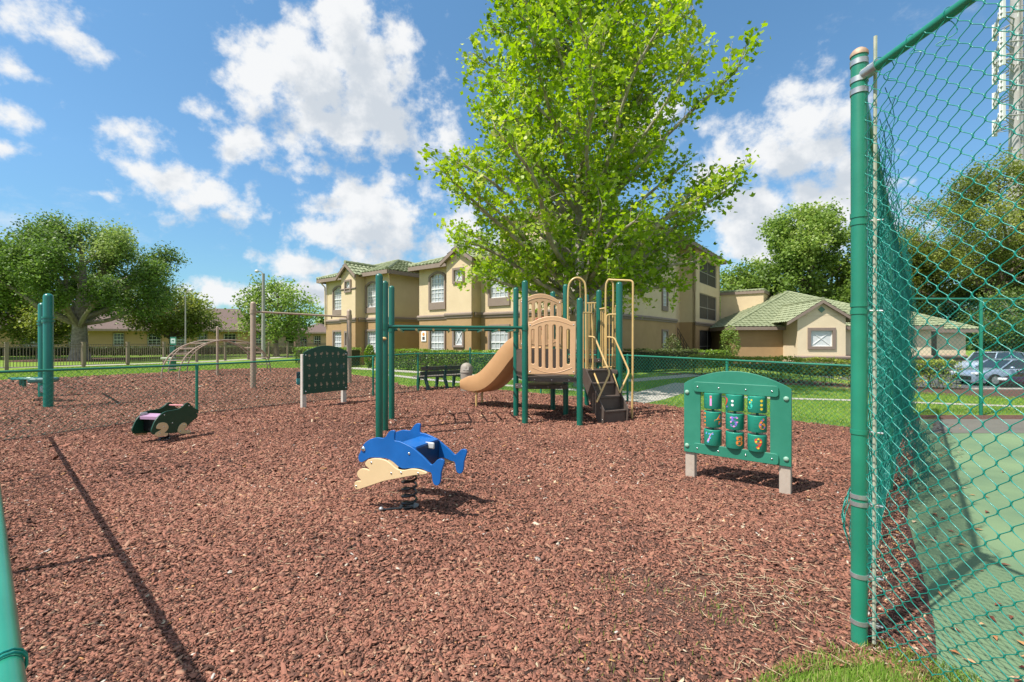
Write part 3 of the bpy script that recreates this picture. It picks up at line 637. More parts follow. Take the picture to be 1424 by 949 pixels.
def apartment():
    org = (-5.54, 27.2); rz = math.atan2(-.605, .796)
    t = thing('apartment_building', 'cream and tan stucco apartment block with green barrel tile roofs behind the playground', 'building', (org[0], org[1], 0), rz)
    X = lambda u, y=0.0: lx(u, org, rz, y)
    Yl = lambda u, x: ly(u, org, rz, x)
    BZ, EZ = 3.05, 5.95
    lo, up, bd = MB(), MB(), MB(); wins = []
    def seg(p0, p1, ops=(), ez=EZ, e0=0, e1=0, b=True):
        wall(lo, p0, p1, -.1, BZ, [o for o in ops if o[2] < BZ]); wall(up, p0, p1, BZ, ez, [o for o in ops if o[3] > BZ])
        if b: band(bd, p0, p1, BZ+.02, e0=e0, e1=e1)
    # --- wing 1 (left)
    ya = -.35; x1 = X(540.6, ya); x0 = X(453.5, ya)
    ga, gb = X(474.6, ya-.75), X(494.2, ya-.75)
    def wn(s, w, z0, z1): return (s-w/2, s+w/2, z0, z1)
    # windows from their image columns
    def col(u0, u1, y): a, b = X(u0, y), X(u1, y); return (a+b)/2, b-a
    xa, wa = col(464.2, 474.0, ya); xb, wb = col(512.2, 523.5, ya); wb = 1.1; wa = 1.1; xa = (x0+ga)/2+.03
    p0, p1 = (x0, ya), (ga, ya)
    sA = xa-x0; seg(p0, p1, [wn(sA, wa, 3.75, 5.3), wn(sA, wa, .85, 2.2)], e0=.1)
    wins += [(p0, p1, sA, 3.75, 5.3, wa, .2, .25), (p0, p1, sA, .85, 2.2, wa, 0, 0)]
    yg = ya-.75; p0, p1 = (ga, yg), (gb, yg); sm = (gb-ga)/2; sw = .5
    seg(p0, p1, [wn(sm, sw, 4.85, 5.45), wn(sm, sw, 1.3, 2.1)], e0=.1, e1=.1, ez=EZ)
    wins += [(p0, p1, sm, 4.85, 5.45, sw, 0, 0, 'x'), (p0, p1, sm, 1.3, 2.1, sw, 0, 0, 'x')]
    seg((ga, ya), (ga, yg)) if False else wall(lo, (ga, ya+.01), (ga, yg+.22), -.1, BZ); wall(up, (ga, ya+.01), (ga, yg+.22), BZ, EZ)
    seg((gb, yg+.22), (gb, ya)); p0, p1 = (gb, ya), (x1, ya); sB = xb-gb
    seg(p0, p1, [wn(sB, wb, 3.75, 5.3), wn(sB, wb, .85, 2.2)], e1=.1)
    wins += [(p0, p1, sB, 3.75, 5.3, wb, .2, .25), (p0, p1, sB, .85, 2.2, wb, 0, 0)]
    seg((x1, ya+.22), (x1, 8)); seg((x0, 8), (x0, ya+.22))
    bs = MB(); band(bs, (ga, yg), (gb, yg), 5.02, h=.12, out=.06, e0=.06, e1=.06); 
    bd.build('belt_moulding', taupe, t, smooth=False); bd.v, bd.f = [], []
    # --- wing 2
    yb = 0.0; X0 = 0.0; X1 = 10.3
    ga2, gb2 = X(621, -.75), X(655.5, -.75)
    xc, wc = col(600, 617, 0); xd, wd = col(683.5, 705.5, 0)
    p0, p1 = (X0, 0), (ga2, 0); sC = xc
    seg(p0, p1, [wn(sC, 1.15, 3.8, 5.45), wn(sC, 1.15, .8, 2.25)], e0=.1); wins += [(p0, p1, sC, 3.8, 5.45, 1.15, .2, .3), (p0, p1, sC, .8, 2.25, 1.15, 0, 0)]
    p0, p1 = (ga2, -.75), (gb2, -.75); sm = (gb2-ga2)/2
    seg(p0, p1, [wn(sm, .6, 4.75, 5.35), wn(sm, .6, 1.35, 2.25)], e0=.1, e1=.1); wins += [(p0, p1, sm, 4.75, 5.35, .6, 0, 0, 'x'), (p0, p1, sm, 1.35, 2.25, .6, 0, 0, 'x')]
    wall(lo, (ga2, .01), (ga2, -.53), -.1, BZ); wall(up, (ga2, .01), (ga2, -.53), BZ, EZ); seg((gb2, -.53), (gb2, 0))
    p0, p1 = (gb2, 0), (X1, 0); sD = xd-gb2; q0, q1 = X(778)-gb2, X(800)-gb2; sE = (q0+q1)/2; wE = min(q1-q0, (X1-gb2-sE)*2-.3)
    seg(p0, p1, [wn(sD, 1.2, 3.8, 5.5), wn(sD, 1.2, .8, 2.3), wn(sE, wE, 3.3, 5.45), wn(sE, wE, .15, 2.5)], e1=.1)
    wins += [(p0, p1, sD, 3.8, 5.5, 1.2, .2, .3), (p0, p1, sD, .8, 2.3, 1.2, 0, 0)]
    scr = [(p0, p1, sE, 3.3, 5.45, wE, 1), (p0, p1, sE, .15, 2.5, wE, 1)]
    seg((X1, .22), (X1, 3.0)); wall(lo, (X0, 5), (X0, .22), -.1, BZ); wall(up, (X0, 5), (X0, .22), BZ, EZ)
    bd.build('belt_moulding', taupe, t, smooth=False); bd.v, bd.f = [], []
    # --- right side: angled bay, then flank with stair recess and screened tower
    yP = Yl(903, 10.8); p0, p1 = (X1, 3.0), (10.8, yP); LL = (Vector(p1)-Vector(p0)).length
    ks = []
    for u in (829, 861):
        best = min(range(400), key=lambda i: abs((lambda q: CX+F*q[0]/q[1])((lambda s: (org[0]+(p0[0]+(p1[0]-p0[0])*s)*math.cos(rz)-(p0[1]+(p1[1]-p0[1])*s)*math.sin(rz), org[1]+(p0[0]+(p1[0]-p0[0])*s)*math.sin(rz)+(p0[1]+(p1[1]-p0[1])*s)*math.cos(rz)))(i/400))-u)); ks.append(best/400*LL)
    sF = max((ks[0]+ks[1])/2, 1.3); wF = min(ks[1]-ks[0], 2.6)
    E3 = 8.85
    seg(p0, p1, [wn(sF, wF, 3.3, 5.5), wn(sF, wF, .15, 2.5)], e1=.1, ez=E3); scr += [(p0, p1, sF, 3.3, 5.5, wF, 2), (p0, p1, sF, .15, 2.5, wF, 2)]
    yQ = Yl(940, 10.8); p0, p1 = (10.8, yP), (10.8, yQ); yw = (Yl(919, 10.8)+Yl(929, 10.8))/2-yP
    seg(p0, p1, [wn(yw, .9, 3.85, 5.4), wn(yw, .9, .85, 2.2), wn(yw, .9, 6.7, 8.0)], ez=E3, e1=.1)
    wins += [(p0, p1, yw, 3.85, 5.4, .9, 0, .2), (p0, p1, yw, .85, 2.2, .9, 0, 0), (p0, p1, yw, 6.7, 8.0, .9, 0, .2)]
    yR = Yl(967, 10.8); xi = 9.6; seg((10.8, yQ), (xi, yQ), ez=E3, b=False) if False else None
    p0, p1 = (xi, yQ), (xi, yR); w_ = (yR-yQ)
    ops = [wn(w_*.3, w_*.32, 3.15, 5.4), wn(w_*.3, w_*.32, .1, 2.3), wn(w_*.3, w_*.32, 6.2, 8.2)]
    seg(p0, p1, ops, ez=E3, b=False); scr += [(p0, p1, w_*.3, o[2], o[3], w_*.32, 1) for o in ops]
    wall(up, (10.8, yR+.0), (xi, yR), -.1, E3) if False else None
    wall(lo, (xi, yR-.0), (10.8, yR), -.1, BZ); wall(up, (xi, yR), (10.8, yR), BZ, E3)
    bd.build('belt_moulding', taupe, t, smooth=False); bd.v, bd.f = [], []
    yS = Yl(1001, 10.8); p0, p1 = (10.8, yR), (10.8, yS); w_ = yS-yR
    ops = [wn(w_*.5, w_*.7, 3.35, 5.45), wn(w_*.5, w_*.7, .15, 2.45), wn(w_*.5, w_*.7, 6.25, 8.3)]
    seg(p0, p1, ops, ez=E3, e0=.1, e1=.1); scr += [(p0, p1, w_*.5, o[2], o[3], w_*.7, 2) for o in ops]
    wall(up, (10.8, yS), (4, yS), -.1, E3)
    # third storey set back above the left wings
    xt0, xt1 = 3.6, 9.6
    wall(up, (xt0, 3.2), (xt1, 3.2), 5.9, 8.85); wall(up, (xt1, 3.42), (xt1+.5, 9), 5.9, 8.85); wall(up, (xt0, 9), (xt0, 3.42), 5.9, 8.85)
    a = lo.build('ground_floor_wall', tan_w, t, smooth=False); b = up.build('upper_wall', cream_w, t, smooth=False)
    bd.build('belt_moulding', taupe, t, smooth=False); bs.build('string_course', taupe, t, smooth=False)
    for w in wins: window(t, w[0], w[1], w[2], w[3], w[4], w[5], w[6], w[7], kind=w[8] if len(w) > 8 else 'win', cols=4 if len(w) < 9 else 1, rows=6 if w[3] > 3 else 4, mid=len(w) < 9, trim=.12)
    for s in scr: screen(t, *s)
    hip_roof(t, x0, x1, ya, 8, EZ); hip_roof(t, X0, X1, 0, 7.5, EZ); hip_roof(t, xt0, xt1, 3.2, 11.5, 8.85, over=.4); hip_roof(t, 2.5, 10.8, 8, yS, 8.85)
    gable_front(t, ga, gb, yg, ya+1.6, EZ+.0, .62*(gb-ga)/2*1.25); gable_front(t, ga2, gb2, -.75, 1.6, EZ, .62*(gb2-ga2)/2)
    # downpipe, wall lamps, small number plaque beside the left window
    d = MB(); d.tube([(x0+.05, ya-.5, EZ-.2), (x0+.06, ya-.12, EZ-.55), (x0+.06, ya-.10, 2.6)], .05, 8); d.build('downpipe', cream_w, t)
    d = MB(); d.tube([(x1+.45, ya-.4, EZ-.22), (x1+.12, ya-.05, EZ-.5), (x1+.12, ya+.1, 3.3)], .045, 8); d.build('downpipe', cream_w, t)
    pq = MB(); M = frame_at((0, 0), (1, 0), .42, .02); pq.prism(arch_pts(.42, 1.55, 2.2, .12), -.01, .02, M); pl = pq.build('number_plaque', mat('white_plaque', (.8,.8,.78), rough=.5), t)
    pq = MB().ell((0, 0, 0), (.10, .10, .01), M=None); M2 = frame_at((0, 0), (1, 0), .42, .045)
    g = MB(); g.prism([(.10*math.cos(k*.5236), 1.97+.10*math.sin(k*.5236)) for k in range(12)], -.005, .005, M2); sub('emblem', g, mat('plaque_orange', (.7,.28,.05), rough=.5), pl, smooth=False)
    g = MB(); g.prism([(-.1, 1.64), (.1, 1.64), (.1, 1.82), (-.1, 1.82)], -.005, .005, M2); sub('number_panel', g, mat('plaque_dark', (.10,.06,.04), rough=.5), pl, smooth=False)
    # outside stair with dark railing in the recess
    st = MB()
    for k in range(9): st.b2(9.85+.0, 10.9, yQ+.25+k*.27, yQ+.50+k*.27, .17*(9-k)-.17, .17*(9-k)-.02)
    st.build('stair_flight', concrete, t, smooth=False)
    rl = MB()
    for off in (0, .32, .64, .9): rl.tube([(10.95, yQ-.1, 1.55+off), (10.95, yQ+2.6, .12+off)], .022, 6)
    for k in range(5): rl.tube([(10.95, yQ-.1+k*.67, 1.45-k*.36), (10.95, yQ-.1+k*.67, 2.5-k*.36)], .02, 6)
    rl.build('stair_railing', mat('dark_railing', (.03,.025,.02), rough=.5), t)
    # gable end block further back on the right
    wall_t = MB(); p0, p1 = (10.8, yS+.25), (14.3, yS+.25)
    wall(lo2 := MB(), p0, p1, -.1, 2.5); lo2.build('rear_wall', tan_w, t, smooth=False)
    wall(up2 := MB(), p0, p1, 2.5, 6.0); up2.build('rear_upper_wall', cream_w, t, smooth=False)
    wall(up3 := MB(), (14.3, yS+.47), (14.3, yS+8), -.1, 6.0); up3.build('rear_side_wall', cream_w, t, smooth=False)
    hip_roof(t, 10.8, 14.3, yS+.25, yS+8, 6.0, slope=.10, over=.08)
    return t
apartment()

cream_c = mat('cream_stucco_sun_lift', (.78,.64,.44), (.72,.59,.40), rough=.9, scale=1.3, bump=.6, bscale=28, dist=.02)  # cream stucco lightened to stand in for stronger sun on the clubhouse
def clubhouse():
    # nearly parallel to the picture, front gable in the middle
    org = (16.55, 34.0); rz = R(-8); t = thing('clubhouse', 'low stucco clubhouse with green tile hip roof and a small gable with crossed window', 'building', (*org, 0), rz)
    X = lambda u, y=0.0: lx(u, org, rz, y)
    EZ = 2.62; tw, cw, tr = MB(), MB(), MB(); yg = -2.2
    g0, g1 = X(1109, yg), X(1176, yg); xe = X(1295, 0)
    wall(tw, (0, 0), (g0, 0), -.1, EZ); wall(tw, (0, 16), (0, .22), -.1, EZ)
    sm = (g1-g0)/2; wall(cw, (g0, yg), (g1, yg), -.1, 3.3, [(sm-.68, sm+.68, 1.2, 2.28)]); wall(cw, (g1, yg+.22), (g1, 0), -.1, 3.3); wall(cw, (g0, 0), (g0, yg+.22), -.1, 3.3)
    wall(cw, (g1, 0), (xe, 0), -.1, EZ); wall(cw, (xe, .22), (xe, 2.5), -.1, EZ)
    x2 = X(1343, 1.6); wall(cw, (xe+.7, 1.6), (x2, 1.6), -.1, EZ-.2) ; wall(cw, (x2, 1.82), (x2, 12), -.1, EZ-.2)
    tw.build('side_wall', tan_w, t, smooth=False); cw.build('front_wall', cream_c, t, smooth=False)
    band(tr, (g0, yg), (g1, yg), .55, h=.34, out=.22, e0=.22, e1=.22); band(tr, (g1, yg), (g1, 0), .55, h=.34, out=.22); band(tr, (g1+.2, 0), (xe, 0), .55, h=.34, out=.22); band(tr, (xe+.7, 1.6), (x2, 1.6), .55, h=.34, out=.2)
    tr.build('base_moulding', taupe, t, smooth=False)
    window(t, (g0, yg), (g1, yg), sm, 1.2, 2.28, 1.36, kind='x', mid=False, trim=.2, pane=mat('white_shutter', (.66,.68,.68), rough=.4, coat=.8))
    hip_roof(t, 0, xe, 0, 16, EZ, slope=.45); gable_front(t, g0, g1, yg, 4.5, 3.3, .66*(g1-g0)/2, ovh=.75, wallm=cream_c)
    hip_roof(t, xe-3.5, x2, 1.6, 13, EZ-.2, slope=.5)
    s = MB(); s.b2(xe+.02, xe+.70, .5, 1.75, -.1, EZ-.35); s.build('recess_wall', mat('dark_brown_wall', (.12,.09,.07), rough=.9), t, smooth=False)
clubhouse()

def far_house(name, label, a, b, depth, ez, wm, roofm, rslope, nwin, door=None, over=.6):
    a = Vector(a); b = Vector(b); L = (b-a).length; d = (b-a)/L; rz = math.atan2(d.y, d.x)
    t = thing(name, label, 'building', (a.x, a.y, 0), rz); w = MB(); ops = []; ws = nwin
    for s, ww, z0, z1 in ws: ops.append((s-ww/2, s+ww/2, z0, z1))
    wall(w, (0, 0), (L, 0), -.1, ez, ops); wall(w, (L, .22), (L, depth), -.1, ez); wall(w, (0, depth), (0, .22), -.1, ez)
    w.build('wall', wm, t, smooth=False)
    for s, ww, z0, z1 in ws: window(t, (0, 0), (L, 0), s, z0, z1, ww, cols=3, rows=4, trim=.06, pane=glass_d)
    hip_roof(t, 0, L, 0, depth, ez, slope=rslope, over=over, tilem=roofm)
    return t
far_house('long_low_house', 'long low beige building with brown shingle roof behind the brown picket fence', (-61, 49), (-31.2, 60.5), 11, 3.0, beige_w, shingle, .5,
          [(s, 1.3 if k % 3 else 1.0, 1.0, 2.5) for k, s in enumerate((3, 7, 11, 15, 18.5, 21.0, 23.5, 26.5, 29.5))])
far_house('salmon_house', 'small salmon walled house with brown roof beside the far end of the long low building', (-34.5, 72), (-29, 72.4), 7, 3.0, mat('salmon_wall', (.50,.33,.24), rough=.9), shingle, .45, [(1.5, .9, 0, 2.2), (3.6, 1, 1, 2.4)])

# ------------------------------------------------------------------ vegetation
def leaf_mesh(name, centers, size, m, seed, tint, shape='maple', droop=0.2, sizes=None, updir=0.35):
    r = np.random.default_rng(seed); n = len(centers); c = np.asarray(centers)
    if shape == 'maple': base = np.array([[0,-.5,0],[.38,-.28,.03],[.62,.12,.10],[.26,.14,.0],[0,.58,-.05],[-.26,.14,.0],[-.62,.12,.10],[-.38,-.28,.03]])
    elif shape == 'oval': base = np.array([[0,-.5,0],[.27,-.1,.06],[.2,.28,.04],[0,.5,-.04],[-.2,.28,.04],[-.27,-.1,.06]])
    else: base = np.array([[-.5,-.35,0],[.1,-.5,.12],[.5,.0,0],[.15,.45,.1],[-.4,.35,-.05]])
    k = len(base); s = size*r.uniform(.6, 1.3, n) if sizes is None else sizes
    N = r.normal(0, 1, (n, 3)); N[:, 2] = np.abs(N[:, 2])+updir; N /= np.linalg.norm(N, axis=1)[:, None]
    A = np.cross(N, r.normal(0, 1, (n, 3))); A /= np.linalg.norm(A, axis=1)[:, None]; B = np.cross(N, A)
    V = c[:, None, :]+s[:, None, None]*(base[None, :, 0:1]*A[:, None, :]+base[None, :, 1:2]*B[:, None, :]+base[None, :, 2:3]*N[:, None, :])
    me = np_mesh(name, V.reshape(-1, 3), np.arange(n*k), np.full(n, k), tint); me.materials.append(m); return me
def tree(name, label, cat, base, h, env, r0, leafm, bark, seed, nlimb=40, ntwig=14, nleaf=30, lsize=.16, zfork=2.5, shape='maple', group=None, rise=(30, 55), lean=(0, 0), spread=.16, twl=(.6, 1.6), wig=.06, sides=8, ust=.22, clv=.13, rmin=.78, lr=.018):
    lrk = lr
    """tapered trunk, limbs that end on the crown envelope env [(z, radius)], twigs and single leaves"""
    r = random.Random(seed); nr = np.random.default_rng(seed); bx, by = base[0], base[1]; bz = base[2] if len(base) > 2 else 0.0
    t = thing(name, label, cat, (bx, by, bz), group=group)
    zs = [e[0] for e in env]; rs = [e[1] for e in env]; er = lambda z: float(np.interp(z, zs, rs))
    tr = MB(); n = 14; tp = []; rr = []
    top = h*.93
    for i in range(n+1):
        f = i/n; z = top*f; wob = .25*math.sin(f*5+seed)*f; tp.append(Vector((lean[0]*f+wob*.6, lean[1]*f+wob, z-.1*(i == 0)))); q = r0*(1-f)**.9+.02
        rr.append(q*(1.35 if i == 0 else 1))
    tr.tube([p+Vector((bx, by, bz)) for p in tp], rr, 14); trunk = tr.build('trunk', bark, t)
    lb = MB(); C_, T_ = [], []
    def at(z): 
        f = min(max(z/top, 0), 1)*n; i = min(int(f), n-1); return tp[i].lerp(tp[i+1], f-i), rr[i]+(rr[min(i+1, n)]-rr[i])*(f-i)
    for k in range(nlimb):
        f = (k+.5)/nlimb; lo, hi = zs[0], zs[-1]; ze = lo+(hi-lo)*(f**.95)*.99; a = k*2.39996+r.uniform(-.35, .35); rad = er(ze)*r.uniform(rmin, 1.06)
        if k % 4 == 3: rad *= r.uniform(.35, .75)
        ang = math.tan(R(r.uniform(*rise))); z0 = max(zfork*r.uniform(.95, 1.15), min(ze-rad*ang, top*.96)); z0 = min(z0, top*.96)
        s, sr = at(z0); e = Vector((math.cos(a)*rad+lean[0], math.sin(a)*rad+lean[1], ze)); L = (e-s).length
        m1 = s.lerp(e, .35)+Vector((r.uniform(-1, 1), r.uniform(-1, 1), -L*.04+r.uniform(-.5, .5)))*wig*L*.6; m2 = s.lerp(e, .7)+Vector((r.uniform(-1, 1), r.uniform(-1, 1), r.uniform(0, 1)))*wig*L*.7
        path = smooth_path([s, m1, m2, e], 4); lr = min(sr*.62, lrk*L+.02)
        O = Vector((bx, by, bz)); lb.tube([p+O for p in path], [lr*(1-i/len(path))**.8+.008 for i in range(len(path))], 6, caps=False)
        cl = r.gauss(0, clv)
        nt = max(4, int(ntwig*(.5+L/4.5)*r.uniform(.8, 1.1)))
        for q in range(nt):
            u = ust+(1.02-ust)*(q+r.random())/nt; u = min(u, 1); pi = u*(len(path)-1); i0 = min(int(pi), len(path)-2); p = path[i0].lerp(path[i0+1], pi-i0)
            out = (e-s).normalized(); dv = Vector((r.gauss(0, 1), r.gauss(0, 1), r.gauss(.25, .7))).normalized(); dv = (dv+out*.7).normalized(); tl = r.uniform(*twl)*(1.1-.35*u)
            pe = p+dv*tl; pm = p.lerp(pe, .5)+Vector((0, 0, .08*tl)); lb.tube([p+O, pm+O, pe+O], [.012, .008, .004], 4, caps=False)
            ct = cl+r.gauss(0, .12); nl = int(nleaf*tl/1.1*r.uniform(.6, 1.25))
            fr = nr.uniform(.15, 1.08, nl)**.8; pts = np.array(p)[None]+(np.array(pe)-np.array(p))[None]*fr[:, None]; pts += nr.normal(0, spread, (nl, 3)); pts[:, 2] -= .02
            C_.append(pts+np.array(O)[None]); T_.append(np.clip(.5+ct+nr.normal(0, .14, nl), 0, 1))
    link = lb.build('limb', bark, t); C_ = np.concatenate(C_); T_ = np.concatenate(T_)
    me = leaf_mesh('crown', C_, lsize, leafm, seed, T_, shape); o = bpy.data.objects.new('crown', me); C.objects.link(o); o.parent = t; o.matrix_parent_inverse = Matrix.Translation(-Vector(t.location))
    print(label[:40], 'leaves', len(C_)); return t
syc = tint_mat('sycamore_leaf', [(0,(.12,.20,.02)),(.3,(.22,.35,.03)),(.6,(.36,.50,.05)),(.85,(.52,.60,.09)),(1,(.68,.66,.22))], rough=.45, trans=.52, spec=.4)
oakl = tint_mat('oak_leaf', [(0,(.06,.10,.022)),(.4,(.12,.20,.04)),(.75,(.20,.30,.07)),(1,(.31,.39,.12))], rough=.5, trans=.4, spec=.4)
oakl2 = tint_mat('live_oak_leaf', [(0,(.11,.14,.03)),(.4,(.20,.25,.05)),(.75,(.32,.37,.08)),(1,(.45,.47,.14))], rough=.5, trans=.45, spec=.4)
elml = tint_mat('elm_leaf', [(0,(.12,.19,.04)),(.4,(.20,.30,.06)),(.75,(.30,.41,.09)),(1,(.42,.49,.16))], rough=.5, trans=.45, spec=.35)

tree('sycamore_tree', 'tall bright green sycamore with pale trunk rising right behind the play structure', 'tree', (2.34, 15.6), 17.2,
     [(3.3,3.5),(4.1,4.6),(5.8,5.3),(8.3,5.2),(10.7,4.4),(13.2,3.4),(15.2,2.4),(16.9,.8)], .165, syc, bark_w, 3, nlimb=124, ntwig=18, nleaf=29, lsize=.135, zfork=2.9, rise=(26, 50), spread=.12, twl=(.5, 1.35), clv=.10, rmin=.7, lr=.022)
# left side trees
tree('oak_tree', 'big spreading dark green oak with forked grey trunk on the lawn behind the picket fence', 'tree', (-35.6, 37.5), 12.2,
     [(4.4,6.4),(6.0,7.4),(7.6,7.0),(9.0,5.8),(10.1,4.0),(10.8,1.6)], .58, oakl, bark_g, 5, nlimb=34, ntwig=12, nleaf=120, ust=.6, clv=.17, rmin=.5, lr=.03, lsize=.20, zfork=2.6, shape='oval', rise=(22, 52), spread=.36, twl=(.9, 1.9))
tree('oak_tree', 'dark oak cut by the left edge of the view beside the big spreading oak', 'tree', (-49.5, 39.5), 10.0,
     [(4.4,4.0),(5.6,5.4),(7.4,5.4),(9.0,3.6),(9.8,1.2)], .5, oakl, bark_d, 6, nlimb=40, ntwig=11, nleaf=80, ust=.55, clv=.17, rmin=.62, lsize=.22, zfork=2.5, shape='clump', rise=(18, 48), spread=.42, twl=(1.0, 2.2))
tree('crape_myrtle_tree', 'pale green low tree left of the forked oak trunk close to the beige wall', 'tree', (-43.0, 41.5), 6.3,
     [(2.0,2.2),(3.2,3.4),(4.4,3.2),(5.6,.9)], .22, oakl2, bark_d, 8, nlimb=34, ntwig=9, nleaf=44, lsize=.17, zfork=1.6, shape='clump', rise=(18, 45), spread=.36, twl=(.7, 1.6))
tree('live_oak_tree', 'light green flat topped small oak between the big oak and the lamp post', 'tree', (-33.6, 45), 6.7,
     [(2.4,2.6),(3.3,3.7),(4.6,3.4),(5.4,2.2),(6.0,.8)], .24, oakl2, bark_d, 9, nlimb=36, ntwig=10, nleaf=46, ust=.55, clv=.17, rmin=.62, lsize=.18, zfork=1.8, shape='clump', rise=(12, 40), spread=.34, twl=(.7, 1.6))
tree('live_oak_tree', 'airy light green tree left of the apartment block behind the swing frame', 'tree', (-23.8, 46), 8.0,
     [(2.2,2.6),(3.4,3.7),(4.8,3.8),(6.2,2.6),(7.1,.8)], .24, elml, bark_d, 10, nlimb=32, ntwig=9, nleaf=36, ust=.55, clv=.17, rmin=.62, lsize=.19, zfork=1.9, shape='clump', rise=(20, 50), spread=.36, twl=(.7, 1.7))
tree('oak_tree', 'dark green round tree far behind between the shingle roof and the apartment block', 'tree', (-30, 84), 7.8,
     [(1.5,3.0),(3.0,4.5),(5.5,4.4),(7.8,1.2)], .3, oakl, bark_d, 12, nlimb=34, ntwig=8, nleaf=22, lsize=.5, zfork=1.2, shape='clump', rise=(20, 50), spread=.5, twl=(1.0, 2.0))
# right side trees
tree('elm_tree', 'tall loose green tree behind the clubhouse roof left of the tall fence post', 'tree', (28.4, 43.5), 15.4,
     [(3.0,3.5),(5.0,4.6),(8.0,4.9),(10.4,4.2),(12.6,2.9),(13.8,1.0)], .36, elml, bark_d, 14, nlimb=44, ntwig=11, nleaf=60, ust=.55, clv=.17, rmin=.62, lsize=.21, zfork=2.5, shape='clump', rise=(25, 55), spread=.36, twl=(1.0, 2.2))
tree('elm_tree', 'smaller green tree tucked between the apartment end and the clubhouse roof', 'tree', (23.4, 46.5), 9.6,
     [(2.0,1.8),(4.0,2.8),(6.2,2.8),(7.8,1.8),(8.6,.6)], .26, elml, bark_d, 15, nlimb=32, ntwig=10, nleaf=50, lsize=.21, zfork=1.8, shape='clump', rise=(25, 55), spread=.36, twl=(.9, 1.8))
tree('live_oak_tree', 'large olive green oak standing in front of the cell tower', 'tree', (40.2, 37.5), 16.6,
     [(6.0,5.4),(8.0,7.2),(10.4,7.2),(12.8,5.8),(14.6,3.7),(15.8,1.2)], .42, oakl2, bark_d, 16, nlimb=44, ntwig=13, nleaf=56, ust=.45, clv=.17, rmin=.6, lsize=.18, zfork=3.2, shape='oval', rise=(15, 48), spread=.34, twl=(1.0, 2.4))
tree('live_oak_tree', 'olive green oak rising behind the right end of the clubhouse roof', 'tree', (36.5, 44.5), 12.5,
     [(3.5,4.0),(5.5,5.4),(7.6,5.4),(9.6,3.8),(11.0,1.0)], .4, oakl2, bark_d, 17, nlimb=42, ntwig=11, nleaf=56, lsize=.20, zfork=2.5, shape='clump', rise=(15, 48), spread=.36, twl=(1.0, 2.2))
tree('crape_myrtle_tree', 'dense dark green tree with several pale stems behind the parked cars', 'tree', (38.6, 34.0, -.85), 6.8,
     [(2.2,2.2),(3.6,3.5),(5.0,3.3),(6.2,1.2)], .2, oakl, bark_w, 18, nlimb=40, ntwig=12, nleaf=52, lsize=.17, zfork=1.5, shape='oval', rise=(20, 55), spread=.28, twl=(.7, 1.6))
tree('oak_tree', 'dark green oak filling the gap over the parked cars at the right edge', 'tree', (46, 40, -.85), 12,
     [(2.5,4.0),(4.5,6.0),(7.4,6.0),(9.6,3.8),(11,1.2)], .4, oakl, bark_d, 19, nlimb=44, ntwig=11, nleaf=60, lsize=.22, zfork=2.2, shape='clump', rise=(15, 48), spread=.4, twl=(1.0, 2.2))

# far wood behind everything
def far_wood():
    r = np.random.default_rng(4); P_ = []; T_ = []
    for i in range(230):
        a = r.uniform(-1.25, 1.25); d = r.uniform(105, 150); x, y = d*math.sin(a), d*math.cos(a); rr = r.uniform(3.0, 5.0); h = r.uniform(3.2, 5.4)
        n = 260; u = r.normal(0, 1, (n, 3)); u /= np.linalg.norm(u, axis=1)[:, None]; u *= r.uniform(.6, 1, n)[:, None]; u[:, 2] = np.abs(u[:, 2])
        P_.append(np.array([x, y, .3])+u*np.array([rr, rr, h])); T_.append(np.clip(.4+r.normal(0, .12)+r.normal(0, .13, n), 0, 1))
    P_ = np.concatenate(P_); T_ = np.concatenate(T_); me = leaf_mesh('far_wood', P_, 1.5, oakl, 5, T_, 'clump'); o = bpy.data.objects.new('far_wood', me); C.objects.link(o)
    tag(o, 'distant low belt of trees along the horizon', 'trees', kind='stuff')
far_wood()

